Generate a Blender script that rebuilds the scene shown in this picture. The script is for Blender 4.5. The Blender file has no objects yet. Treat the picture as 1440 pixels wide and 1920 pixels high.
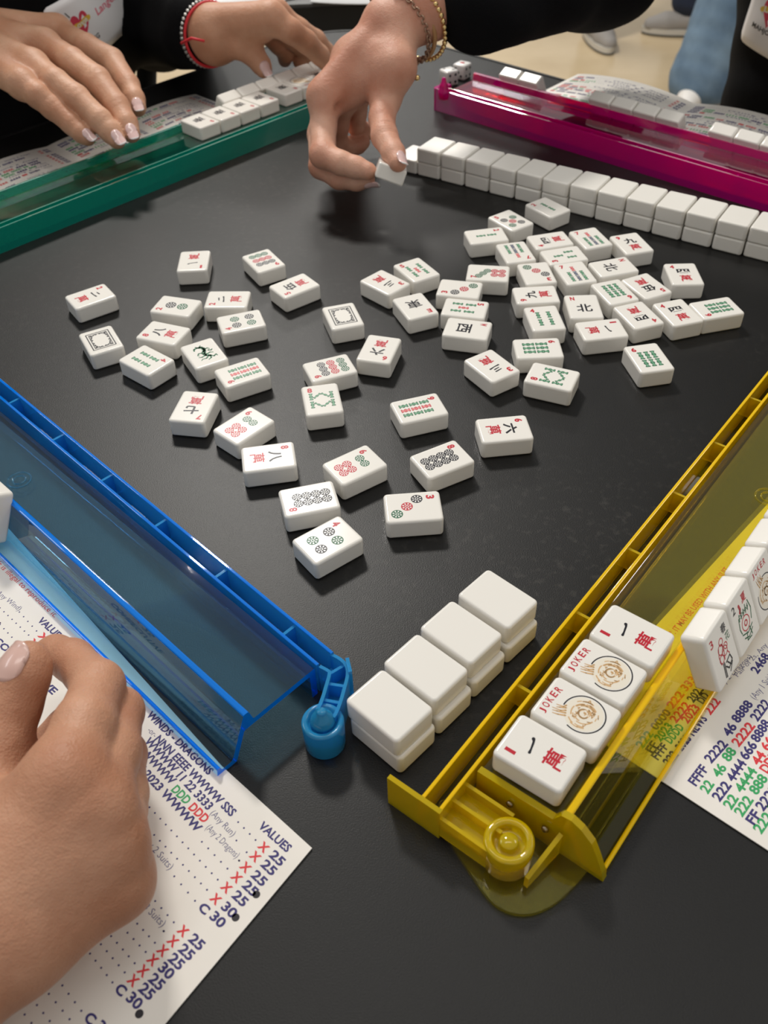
import bpy, bmesh, math, random
import numpy as np
from mathutils import Vector, Matrix

random.seed(7)
SC = bpy.context.scene
COL = SC.collection
TZ = 0.74            # height of the table top above the floor; everything below is measured from the table top

# ------------------------------------------------------------------ camera
F_PX, PITCH, ROLL, CAM_H = 1704.53, math.radians(44.112), math.radians(-2.059), 0.34076
_fw = np.array([0, math.cos(PITCH), -math.sin(PITCH)])
_r0 = np.array([1.0, 0, 0]); _u0 = np.array([0, math.sin(PITCH), math.cos(PITCH)])
_r = _r0 * math.cos(ROLL) + _u0 * math.sin(ROLL)
_u = -_r0 * math.sin(ROLL) + _u0 * math.cos(ROLL)
cam_data = bpy.data.cameras.new('camera')
cam = bpy.data.objects.new('camera', cam_data); COL.objects.link(cam)
cam_data.sensor_fit = 'VERTICAL'; cam_data.sensor_height = 24.0
cam_data.lens = 24.0 * F_PX / 1920.0
cam_data.clip_start = 0.01; cam_data.clip_end = 60
M = Matrix.Identity(4)
for i in range(3):
    M[i][0] = _r[i]; M[i][1] = _u[i]; M[i][2] = -_fw[i]
M[2][3] = CAM_H + TZ
cam.matrix_world = M
cam_data.dof.use_dof = True
cam_data.dof.focus_distance = 0.46
cam_data.dof.aperture_fstop = 10.5
SC.camera = cam

# ------------------------------------------------------------------ light and exposure
SC.view_settings.view_transform = 'Standard'
SC.view_settings.look = 'None'
SC.view_settings.gamma = 1.0
SC.view_settings.use_curve_mapping = False
SC.view_settings.exposure = 0.0
SC.cycles.use_denoising = True
SC.cycles.max_bounces = 14
SC.cycles.transmission_bounces = 12
SC.cycles.transparent_max_bounces = 12
SC.cycles.glossy_bounces = 6
SC.cycles.diffuse_bounces = 4
SC.cycles.sample_clamp_indirect = 6.0
SC.cycles.blur_glossy = 0.5
world = bpy.data.worlds.new('world'); SC.world = world
world.use_nodes = True
world.node_tree.nodes['Background'].inputs[0].default_value = (0.93, 0.92, 0.90, 1)
world.node_tree.nodes['Background'].inputs[1].default_value = 0.42

def area_light(name, loc, sx, sy, power, color=(1, 0.96, 0.90), aim=None):
    d = bpy.data.lights.new(name, 'AREA'); d.shape = 'RECTANGLE'
    d.size = sx; d.size_y = sy; d.energy = power; d.color = color
    o = bpy.data.objects.new(name, d); COL.objects.link(o)
    o.location = (loc[0], loc[1], loc[2] + TZ)
    if aim is not None:
        v = Vector((aim[0], aim[1], aim[2] + TZ)) - o.location
        o.rotation_euler = v.to_track_quat('-Z', 'Y').to_euler()
    return o
# fluorescent ceiling troffers of the hall, plus two added fill panels
area_light('ceiling_troffer_a', (-0.475, 2.28, 1.95), 0.38, 0.38, 58)
area_light('ceiling_troffer_b', (-2.3, 1.2, 1.95), 0.6, 1.2, 12, (0.95, 0.97, 1.0))
area_light('fill_panel_c', (2.3, 1.2, 1.95), 0.6, 1.2, 14)  # added fill from the right, brightens the yellow rack and its card
area_light('fill_panel_d', (0.0, 0.62, 1.95), 1.6, 0.3, 7)  # added overhead fill to brighten the tile tops
area_light('ceiling_troffer_e', (0.0, 5.0, 1.95), 1.0, 0.6, 30)
area_light('ceiling_troffer_f', (0.0, -2.4, 1.95), 1.2, 0.6, 5)

# ------------------------------------------------------------------ helpers
def unproj(x, y, z_mm):
    """photo pixel -> point (mm, table coordinates) at height z_mm above the table top"""
    d = _fw + _r * ((x - 720) / F_PX) - _u * ((y - 960) / F_PX)
    t = (z_mm / 1000.0 - CAM_H) / d[2]
    p = np.array([0, 0, CAM_H]) + t * d
    return p * 1000.0

def obj(name, mesh, mats=None, parent=None):
    o = bpy.data.objects.new(name, mesh); COL.objects.link(o)
    if mats is not None:
        if not isinstance(mats, (list, tuple)): mats = [mats]
        if len(mesh.materials) == 0:
            for m in mats: mesh.materials.append(m)
    if parent is not None: o.parent = parent
    return o

def empty(name, loc=(0, 0, 0), rz=0.0):
    o = bpy.data.objects.new(name, None); COL.objects.link(o)
    o.empty_display_size = 0.02
    o.location = loc; o.rotation_euler = (0, 0, rz)
    return o

def tag(o, label=None, cat=None, group=None, kind=None):
    if label: o['label'] = label
    if cat: o['category'] = cat
    if group: o['group'] = group
    if kind: o['kind'] = kind
    return o

def bm_mesh(bm, name, smooth=False, scale=0.001):
    if scale != 1: bmesh.ops.scale(bm, vec=(scale,) * 3, verts=bm.verts)
    me = bpy.data.meshes.new(name); bm.to_mesh(me); bm.free()
    if smooth:
        for p in me.polygons: p.use_smooth = True
    return me

def add_box(bm, x0, x1, y0, y1, z0, z1, mi=0):
    vs = [bm.verts.new(p) for p in ((x0, y0, z0), (x1, y0, z0), (x1, y1, z0), (x0, y1, z0), (x0, y0, z1), (x1, y0, z1), (x1, y1, z1), (x0, y1, z1))]
    fs = []
    for q in ((3, 2, 1, 0), (4, 5, 6, 7), (0, 1, 5, 4), (1, 2, 6, 5), (2, 3, 7, 6), (3, 0, 4, 7)):
        f = bm.faces.new([vs[i] for i in q]); f.material_index = mi; fs.append(f)
    return vs, fs

def add_prism(bm, pts, z0, z1, mi=0):
    """vertical prism over a ccw polygon of (x, y)"""
    a = [bm.verts.new((p[0], p[1], z0)) for p in pts]; b = [bm.verts.new((p[0], p[1], z1)) for p in pts]
    n = len(pts)
    fs = [bm.faces.new(a[::-1]), bm.faces.new(b)]
    for i in range(n): fs.append(bm.faces.new((a[i], a[(i + 1) % n], b[(i + 1) % n], b[i])))
    for f in fs: f.material_index = mi
    return fs

def add_lathe(bm, prof, cx=0, cy=0, n=32, mi=0, smooth=True):
    """closed-at-axis lathe of (r, z) profile, bottom to top"""
    rings = []
    for r, z in prof:
        if r < 1e-6: rings.append([bm.verts.new((cx, cy, z))])
        else: rings.append([bm.verts.new((cx + r * math.cos(2 * math.pi * k / n), cy + r * math.sin(2 * math.pi * k / n), z)) for k in range(n)])
    for a, b in zip(rings, rings[1:]):
        for k in range(n):
            k2 = (k + 1) % n
            if len(a) == 1 and len(b) == 1: continue
            if len(a) == 1: f = bm.faces.new((a[0], b[k2], b[k]))
            elif len(b) == 1: f = bm.faces.new((a[k], a[k2], b[0]))
            else: f = bm.faces.new((a[k], a[k2], b[k2], b[k]))
            f.smooth = smooth; f.material_index = mi

def add_tube(bm, pts, r, n=8, mi=0, closed=False):
    pts = [Vector(p) for p in pts]; m = len(pts); rings = []
    for i, p in enumerate(pts):
        if closed: t = pts[(i + 1) % m] - pts[i - 1]
        else: t = pts[min(i + 1, m - 1)] - pts[max(i - 1, 0)]
        t.normalize()
        a = t.orthogonal().normalized() if i == 0 else (pa - t * pa.dot(t)).normalized()
        pa = a; b = t.cross(a)
        rr = r[i] if isinstance(r, (list, tuple)) else r
        rings.append([bm.verts.new(p + (a * math.cos(2 * math.pi * k / n) + b * math.sin(2 * math.pi * k / n)) * rr) for k in range(n)])
    pairs = list(zip(rings, rings[1:])) + ([(rings[-1], rings[0])] if closed else [])
    for A, B in pairs:
        for k in range(n):
            f = bm.faces.new((A[k], A[(k + 1) % n], B[(k + 1) % n], B[k])); f.smooth = True; f.material_index = mi
    if not closed:
        f = bm.faces.new(rings[0][::-1]); f.material_index = mi
        f = bm.faces.new(rings[-1]); f.material_index = mi

# ------------------------------------------------------------------ materials
def mat(name, color, rough=0.5, **kw):
    m = bpy.data.materials.new(name); m.use_nodes = True
    b = m.node_tree.nodes['Principled BSDF']
    b.inputs['Base Color'].default_value = (*color, 1); b.inputs['Roughness'].default_value = rough
    for k, v in kw.items():
        b.inputs[k.replace('_', ' ')].default_value = v
    return m

def nodes(m): return m.node_tree.nodes, m.node_tree.links, m.node_tree.nodes['Principled BSDF']

def noise_color(m, c1, c2, scale, detail=3, lo=0.35, hi=0.65, coord='Object'):
    N, L, b = nodes(m)
    tc = N.new('ShaderNodeTexCoord'); nz = N.new('ShaderNodeTexNoise'); cr = N.new('ShaderNodeValToRGB')
    nz.inputs['Scale'].default_value = scale; nz.inputs['Detail'].default_value = detail
    cr.color_ramp.elements[0].position = lo; cr.color_ramp.elements[0].color = (*c1, 1)
    cr.color_ramp.elements[1].position = hi; cr.color_ramp.elements[1].color = (*c2, 1)
    L.new(tc.outputs[coord], nz.inputs['Vector']); L.new(nz.outputs['Fac'], cr.inputs['Fac'])
    L.new(cr.outputs['Color'], b.inputs['Base Color'])
    return nz, cr

def noise_bump(m, scale, strength, dist=0.001, detail=4, coord='Object', kind='noise'):
    N, L, b = nodes(m)
    tc = N.new('ShaderNodeTexCoord'); bp = N.new('ShaderNodeBump')
    if kind == 'noise':
        nz = N.new('ShaderNodeTexNoise'); nz.inputs['Detail'].default_value = detail; out = nz.outputs['Fac']
    else:
        nz = N.new('ShaderNodeTexVoronoi'); out = nz.outputs['Distance']
    nz.inputs['Scale'].default_value = scale
    bp.inputs['Strength'].default_value = strength; bp.inputs['Distance'].default_value = dist
    L.new(tc.outputs[coord], nz.inputs['Vector']); L.new(out, bp.inputs['Height'])
    if b.inputs['Normal'].is_linked:
        src = b.inputs['Normal'].links[0].from_socket; L.new(src, bp.inputs['Normal'])
    L.new(bp.outputs['Normal'], b.inputs['Normal'])

M_TABLE = mat('black_table_laminate', (0.017, 0.0165, 0.016), 0.42)
noise_color(M_TABLE, (0.0042, 0.0041, 0.0040), (0.0075, 0.0073, 0.0070), 9, 5)
M_TABLE.node_tree.nodes['Principled BSDF'].inputs['Specular IOR Level'].default_value = 0.30
noise_bump(M_TABLE, 1500, 0.22, 0.0004, 2)
def dusty(m):
    # faint pale scuffs and specks of dust lying in patches on the laminate
    N, L, b = nodes(m)
    tc = N.new('ShaderNodeTexCoord'); big = N.new('ShaderNodeTexNoise'); fine = N.new('ShaderNodeTexNoise'); vo = N.new('ShaderNodeTexVoronoi')
    big.inputs['Scale'].default_value = 4.5; fine.inputs['Scale'].default_value = 260; fine.inputs['Detail'].default_value = 5; vo.inputs['Scale'].default_value = 140
    r1 = N.new('ShaderNodeMapRange'); r1.inputs[1].default_value = .52; r1.inputs[2].default_value = .68
    r2 = N.new('ShaderNodeMapRange'); r2.inputs[1].default_value = .54; r2.inputs[2].default_value = .72
    r3 = N.new('ShaderNodeMapRange'); r3.inputs[1].default_value = .075; r3.inputs[2].default_value = .03
    for n_ in (big, fine, vo): L.new(tc.outputs['Object'], n_.inputs['Vector'])
    L.new(big.outputs['Fac'], r1.inputs[0]); L.new(fine.outputs['Fac'], r2.inputs[0]); L.new(vo.outputs['Distance'], r3.inputs[0])
    mu = N.new('ShaderNodeMath'); mu.operation = 'MULTIPLY'; L.new(r1.outputs[0], mu.inputs[0]); L.new(r2.outputs[0], mu.inputs[1])
    m3 = N.new('ShaderNodeMath'); m3.operation = 'MULTIPLY'; L.new(r1.outputs[0], m3.inputs[0]); L.new(r3.outputs[0], m3.inputs[1])
    mx = N.new('ShaderNodeMath'); mx.operation = 'MAXIMUM'; L.new(mu.outputs[0], mx.inputs[0]); L.new(m3.outputs[0], mx.inputs[1])
    mixc = N.new('ShaderNodeMixRGB'); mixc.inputs[2].default_value = (0.060, 0.056, 0.050, 1)
    sc_ = N.new('ShaderNodeMath'); sc_.operation = 'MULTIPLY'; sc_.inputs[1].default_value = .34; L.new(mx.outputs[0], sc_.inputs[0]); L.new(sc_.outputs[0], mixc.inputs[0])
    src = b.inputs['Base Color'].links[0].from_socket; L.new(src, mixc.inputs[1]); L.new(mixc.outputs[0], b.inputs['Base Color'])
dusty(M_TABLE)
M_TRIM = mat('black_edge_band', (0.008, 0.008, 0.008), 0.5)
M_TILE = mat('ivory_tile', (0.82, 0.79, 0.73), 0.18, Specular_IOR_Level=0.36)
M_RED = mat('red_paint', (0.50, 0.018, 0.035), 0.35, Specular_IOR_Level=0.25)
M_BLK = mat('black_paint', (0.012, 0.012, 0.018), 0.35, Specular_IOR_Level=0.25)
M_GRN = mat('green_paint', (0.011, 0.115, 0.048), 0.35, Specular_IOR_Level=0.25)
M_LGR = mat('light_green_paint', (0.20, 0.42, 0.27), 0.35, Specular_IOR_Level=0.25)
M_LRD = mat('light_red_paint', (0.78, 0.28, 0.28), 0.35, Specular_IOR_Level=0.25)
M_LBK = mat('grey_blue_paint', (0.25, 0.27, 0.36), 0.35, Specular_IOR_Level=0.25)
M_WHT = mat('white_paint', (0.82, 0.80, 0.76), 0.25)
M_GLD = mat('gold_brown_paint', (0.62, 0.38, 0.17), 0.4)
M_DRG = mat('mid_green_paint', (0.025, 0.19, 0.085), 0.35, Specular_IOR_Level=0.25)
M_NAVY = mat('navy_print', (0.030, 0.022, 0.155), 0.6)
M_PRED = mat('red_print', (0.70, 0.03, 0.04), 0.6)
M_PGRN = mat('green_print', (0.03, 0.36, 0.11), 0.6)
M_PGRY = mat('grey_print', (0.16, 0.15, 0.26), 0.6)
M_PBLK = mat('black_print', (0.012, 0.01, 0.015), 0.6)
M_CARD = mat('cream_card', (0.83, 0.79, 0.72), 0.45)
noise_color(M_CARD, (0.80, 0.76, 0.69), (0.85, 0.81, 0.75), 30, 3)

def plastic(name, tint, absorb, dens, glow=0.10, thin=None):
    m = bpy.data.materials.new(name); m.use_nodes = True
    N, L, b = nodes(m)
    b.inputs['Base Color'].default_value = (*tint, 1)
    b.inputs['Roughness'].default_value = 0.03
    b.inputs['IOR'].default_value = 1.47
    b.inputs['Transmission Weight'].default_value = 1.0 - glow
    va = N.new('ShaderNodeVolumeAbsorption')
    va.inputs['Color'].default_value = (*absorb, 1); va.inputs['Density'].default_value = dens
    out = N['Material Output']
    L.new(va.outputs[0], out.inputs['Volume'])
    if thin:                                   # flat sheet: most light goes straight through, tinted
        tr = N.new('ShaderNodeBsdfTransparent'); tr.inputs[0].default_value = (*thin, 1)
        gl = N.new('ShaderNodeBsdfGlossy'); gl.inputs['Roughness'].default_value = 0.03; gl.inputs['Color'].default_value = (1, 1, 1, 1)
        lw = N.new('ShaderNodeLayerWeight'); lw.inputs['Blend'].default_value = 0.5
        pw = N.new('ShaderNodeMath'); pw.operation = 'POWER'; pw.inputs[1].default_value = 5.0
        fr = N.new('ShaderNodeMath'); fr.operation = 'MULTIPLY_ADD'; fr.inputs[1].default_value = 0.92; fr.inputs[2].default_value = 0.04
        L.new(lw.outputs['Facing'], pw.inputs[0]); L.new(pw.outputs[0], fr.inputs[0])
        m1 = N.new('ShaderNodeMixShader'); m2 = N.new('ShaderNodeMixShader'); m2.inputs[0].default_value = 0.15
        L.new(fr.outputs[0], m1.inputs[0]); L.new(tr.outputs[0], m1.inputs[1]); L.new(gl.outputs[0], m1.inputs[2])
        L.new(m1.outputs[0], m2.inputs[1]); L.new(b.outputs[0], m2.inputs[2]); L.new(m2.outputs[0], out.inputs['Surface'])
    return m
# each rack: [clear sheet, cut edges, thin moulded walls] of one dyed acrylic; edges and walls have guided light painted into their colour
M_YEL = [plastic('clear_yellow_acrylic', (1.0, 0.96, 0.25), (1.0, 0.90, 0.0), 60, 0.10, (1.0, 0.96, 0.42)), plastic('yellow_acrylic_edge_glow', (1.0, 0.64, 0.0), (1.0, 0.75, 0.0), 30, 0.76), plastic('yellow_acrylic_wall', (1.0, 0.76, 0.0), (1.0, 0.80, 0.0), 40, 0.38)]
M_BLU = [plastic('clear_blue_acrylic', (0.45, 0.86, 1.0), (0.0, 0.65, 1.0), 35, 0.03, (0.70, 0.91, 1.0)), plastic('blue_acrylic_edge_glow', (0.0, 0.26, 1.0), (0.0, 0.4, 1.0), 40, 0.62), plastic('blue_acrylic_wall', (0.04, 0.50, 1.0), (0.0, 0.5, 1.0), 40, 0.42)]
M_TEAL = [plastic('clear_green_acrylic', (0.03, 0.80, 0.58), (0.0, 0.88, 0.58), 80, 0.25, (0.20, 0.88, 0.70)), plastic('green_acrylic_edge_glow', (0.0, 0.56, 0.40), (0.0, 0.8, 0.5), 60, 0.30), plastic('green_acrylic_wall', (0.0, 0.62, 0.46), (0.0, 0.85, 0.55), 50, 0.32)]
M_PNK = [plastic('clear_pink_acrylic', (0.95, 0.02, 0.45), (1.0, 0.0, 0.45), 90, 0.25, (1.0, 0.16, 0.60)), plastic('pink_acrylic_edge_glow', (0.90, 0.0, 0.30), (1.0, 0.0, 0.4), 60, 0.36), plastic('pink_acrylic_wall', (0.95, 0.0, 0.40), (1.0, 0.0, 0.4), 60, 0.40)]
# ------------------------------------------------------------------ the setting: floor, the game table
m = mat('beige_vinyl_floor', (0.60, 0.47, 0.29), 0.22)
noise_color(m, (0.56, 0.43, 0.26), (0.66, 0.52, 0.33), 3.0, 4)
noise_bump(m, 25, 0.06, 0.004)
bm = bmesh.new()
add_box(bm, -6000, 6000, -3000, 9000, -TZ * 1000 - 60, -TZ * 1000)
tag(obj('floor', bm_mesh(bm, 'floor'), m), kind='structure')

bm = bmesh.new()
add_box(bm, -6100, -6000, -3000, 9000, -TZ * 1000, 2000)
tag(obj('wall_left', bm_mesh(bm, 'wall_left'), mat('off_white_wall', (0.62, 0.60, 0.55), 0.7)), kind='structure')

def rounded_rect(cx, cy, hx, hy, r, ang, n=10):
    pts = []
    for (sx, sy, a0) in ((1, 1, 0), (-1, 1, 90), (-1, -1, 180), (1, -1, 270)):
        for k in range(n + 1):
            a = math.radians(a0 + 90 * k / n)
            x, y = sx * (hx - r) + r * math.cos(a), sy * (hy - r) + r * math.sin(a)
            ca, sa = math.cos(ang), math.sin(ang)
            pts.append((cx + ca * x - sa * y, cy + sa * x + ca * y))
    return pts

gt = empty('game_table', (-0.026, 0.520, -TZ))
tag(gt, 'black square game table the mahjong tiles lie on', 'table')
bm = bmesh.new()
fs = add_prism(bm, rounded_rect(0, 0, 490, 490, 95, math.radians(45)), TZ * 1000 - 22, TZ * 1000)
obj('tabletop', bm_mesh(bm, 'tabletop'), M_TABLE, gt)
# thin raised edge band round the top
bm = bmesh.new()
outer = rounded_rect(0, 0, 493.5, 493.5, 98, math.radians(45)); inner = rounded_rect(0, 0, 490, 490, 95, math.radians(45))
n = len(outer)
zz = (TZ * 1000 - 24, TZ * 1000 + 0.6)
V = [[bm.verts.new((p[0], p[1], z)) for p in ring] for ring, z in ((outer, zz[0]), (outer, zz[1]), (inner, zz[1]), (inner, zz[0]))]
for a in range(4):
    A, B = V[a], V[(a + 1) % 4]
    for k in range(n): bm.faces.new((A[k], A[(k + 1) % n], B[(k + 1) % n], B[k]))
obj('edge_band', bm_mesh(bm, 'edge_band'), M_TRIM, gt)
for sx, sy in ((1, 0), (-1, 0), (0, 1), (0, -1)):
    bm = bmesh.new()
    add_tube(bm, [(sx * 520, sy * 520, TZ * 1000 - 22), (sx * 550, sy * 550, 0)], 13, 12)
    obj('leg', bm_mesh(bm, 'table_leg'), M_TRIM, gt)
# ------------------------------------------------------------------ mahjong tiles
TW, TL, TH = 22.5, 30.0, 11.7

def tile_body():
    bm = bmesh.new()
    add_box(bm, -TW / 2, TW / 2, -TL / 2, TL / 2, 0, TH)
    vert = [e for e in bm.edges if abs(e.verts[0].co.z - e.verts[1].co.z) > 1]
    bmesh.ops.bevel(bm, geom=vert, offset=2.3, segments=5, profile=0.5, affect='EDGES')
    hor = [e for e in bm.edges if abs(e.verts[0].co.z - e.verts[1].co.z) < 1e-4 and len(e.link_faces) == 2 and any(abs(f.normal.z) > 0.9 for f in e.link_faces)]
    bm.normal_update()
    hor = [e for e in bm.edges if len(e.link_faces) == 2 and sum(abs(f.normal.z) > 0.9 for f in e.link_faces) == 1]
    bmesh.ops.bevel(bm, geom=hor, offset=1.5, segments=4, profile=0.5, affect='EDGES')
    bm.normal_update()
    for f in bm.faces: f.smooth = f.calc_area() < 100
    return bm_mesh(bm, 'tile_body')
TILE_ME = tile_body(); TILE_ME.materials.append(M_TILE)

_GLYPH = {}
def glyph(ch, bold=0.0):
    """one line of lettering as 2-D polygons (font units), with its box"""
    k = (ch, bold)
    if k in _GLYPH: return _GLYPH[k]
    c = bpy.data.curves.new('lettering', 'FONT'); c.body = ch; c.size = 1.0; c.offset = bold
    c.resolution_u = 2 if len(ch) > 3 else 4
    o = bpy.data.objects.new('lettering', c); COL.objects.link(o)
    dg = bpy.context.evaluated_depsgraph_get(); dg.update()
    me = bpy.data.meshes.new_from_object(o.evaluated_get(dg))
    vs = [(v.co.x, v.co.y) for v in me.vertices]; fs = [tuple(p.vertices) for p in me.polygons]
    bpy.data.objects.remove(o); bpy.data.curves.remove(c); bpy.data.meshes.remove(me)
    xs = [v[0] for v in vs] or [0, 1]; ys = [v[1] for v in vs] or [0, 1]
    _GLYPH[k] = (vs, fs, (min(xs), max(xs), min(ys), max(ys)))
    return _GLYPH[k]

class Ink:
    """flat painted marks in mm, stacked in thin layers"""
    def __init__(s): s.v = []; s.f = []; s.m = []; s.mats = []
    def mi(s, m):
        if m not in s.mats: s.mats.append(m)
        return s.mats.index(m)
    def poly(s, pts, m, lay=0):
        b = len(s.v); s.v += [(x, y, lay) for x, y in pts]; s.f.append(tuple(range(b, b + len(pts)))); s.m.append(s.mi(m))
    def disc(s, x, y, r, m, lay=0, n=20, ry=None):
        ry = ry or r
        s.poly([(x + r * math.cos(2 * math.pi * k / n), y + ry * math.sin(2 * math.pi * k / n)) for k in range(n)], m, lay)
    def ring(s, x, y, r, w, m, lay=0, n=32, a0=0, a1=360):
        P = []
        for k in range(n + 1):
            a = math.radians(a0 + (a1 - a0) * k / n); P.append((math.cos(a), math.sin(a)))
        for (c, d), (c2, d2) in zip(P, P[1:]):
            s.poly([(x + c * (r - w), y + d * (r - w)), (x + c * r, y + d * r), (x + c2 * r, y + d2 * r), (x + c2 * (r - w), y + d2 * (r - w))], m, lay)
    def stroke(s, pts, w, m, lay=0, cap=True):
        for i, (a, b) in enumerate(zip(pts, pts[1:])):
            dx, dy = b[0] - a[0], b[1] - a[1]; l = math.hypot(dx, dy) or 1
            w0 = w[i] if isinstance(w, (list, tuple)) else w; w1 = w[i + 1] if isinstance(w, (list, tuple)) else w
            nx, ny = -dy / l / 2, dx / l / 2
            s.poly([(a[0] - nx * w0, a[1] - ny * w0), (b[0] - nx * w1, b[1] - ny * w1), (b[0] + nx * w1, b[1] + ny * w1), (a[0] + nx * w0, a[1] + ny * w0)], m, lay)
        if cap:
            for i, p in enumerate(pts): s.disc(p[0], p[1], (w[i] if isinstance(w, (list, tuple)) else w) / 2, m, lay, 8)
    def text(s, ch, x, y, w, h, m, lay=0, bold=0.02, rot=0):
        """lettering fitted into a w x h box centred on x, y"""
        vs, fs, (x0, x1, y0, y1) = glyph(ch, bold)
        kx, ky = w / max(x1 - x0, .05), h / max(y1 - y0, .05)
        ca, sa = math.cos(math.radians(rot)), math.sin(math.radians(rot))
        b = len(s.v)
        for a, c in vs:
            u, v = (a - (x0 + x1) / 2) * kx, (c - (y0 + y1) / 2) * ky
            s.v.append((x + ca * u - sa * v, y + sa * u + ca * v, lay))
        for f in fs: s.f.append(tuple(i + b for i in f)); s.m.append(s.mi(m))
    def mesh(s, name, z, dz=0.025):
        me = bpy.data.meshes.new(name)
        me.from_pydata([(x / 1000, y / 1000, (z + 0.03 + l * dz) / 1000) for x, y, l in s.v], [], s.f)
        for m in s.mats: me.materials.append(m)
        me.polygons.foreach_set('material_index', s.m)
        bm = bmesh.new(); bm.from_mesh(me); bm.normal_update()
        fl = [f for f in bm.faces if f.normal.z < 0]
        if fl: bmesh.ops.reverse_faces(bm, faces=fl)
        bm.to_mesh(me); bm.free()
        return me

def bamboo(k, x, y, L=5.4, W=2.7, ang=0, col='g'):
    dark, light = {'g': (M_GRN, M_LGR), 'r': (M_RED, M_LRD), 'b': (M_BLK, M_LBK)}[col]
    prof = [(-.5, .62), (-.46, 1), (-.38, 1), (-.30, .60), (-.16, .55), (-.08, .92), (.08, .92), (.16, .55), (.30, .60), (.38, 1), (.46, 1), (.5, .62)]
    ca, sa = math.cos(math.radians(ang)), math.sin(math.radians(ang))
    T = lambda u, v: (x + ca * u - sa * v, y + sa * u + ca * v)
    right = [T(w * W / 2, t * L) for t, w in prof]; left = [T(-w * W / 2, t * L) for t, w in prof]
    for i in range(len(prof) - 1): k.poly([left[i], right[i], right[i + 1], left[i + 1]], dark)
    for t0, t1, w0 in ((-.36, -.11, .19), (.11, .36, .19), (-.43, -.38, .30), (.38, .43, .30), (-.05, .05, .26)):
        k.poly([T(-w0 * W, t0 * L), T(w0 * W, t0 * L), T(w0 * W, t1 * L), T(-w0 * W, t1 * L)], light, 1)

def dot(k, x, y, r=2.55, col='b'):
    dark = {'g': M_GRN, 'r': M_RED, 'b': M_BLK}[col]
    k.disc(x, y, r, dark, 0, 24)
    for q in range(8):
        a = 2 * math.pi * (q + .5) / 8; da = .19
        k.poly([(x + r * .44 * math.cos(a - da * .6), y + r * .44 * math.sin(a - da * .6)), (x + r * .78 * math.cos(a - da), y + r * .78 * math.sin(a - da)),
                (x + r * .83 * math.cos(a), y + r * .83 * math.sin(a)),
                (x + r * .78 * math.cos(a + da), y + r * .78 * math.sin(a + da)), (x + r * .44 * math.cos(a + da * .6), y + r * .44 * math.sin(a + da * .6))], M_WHT, 1)
    k.disc(x, y, r * .30, M_WHT, 1, 12); k.disc(x, y, r * .19, dark, 2, 10)

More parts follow.
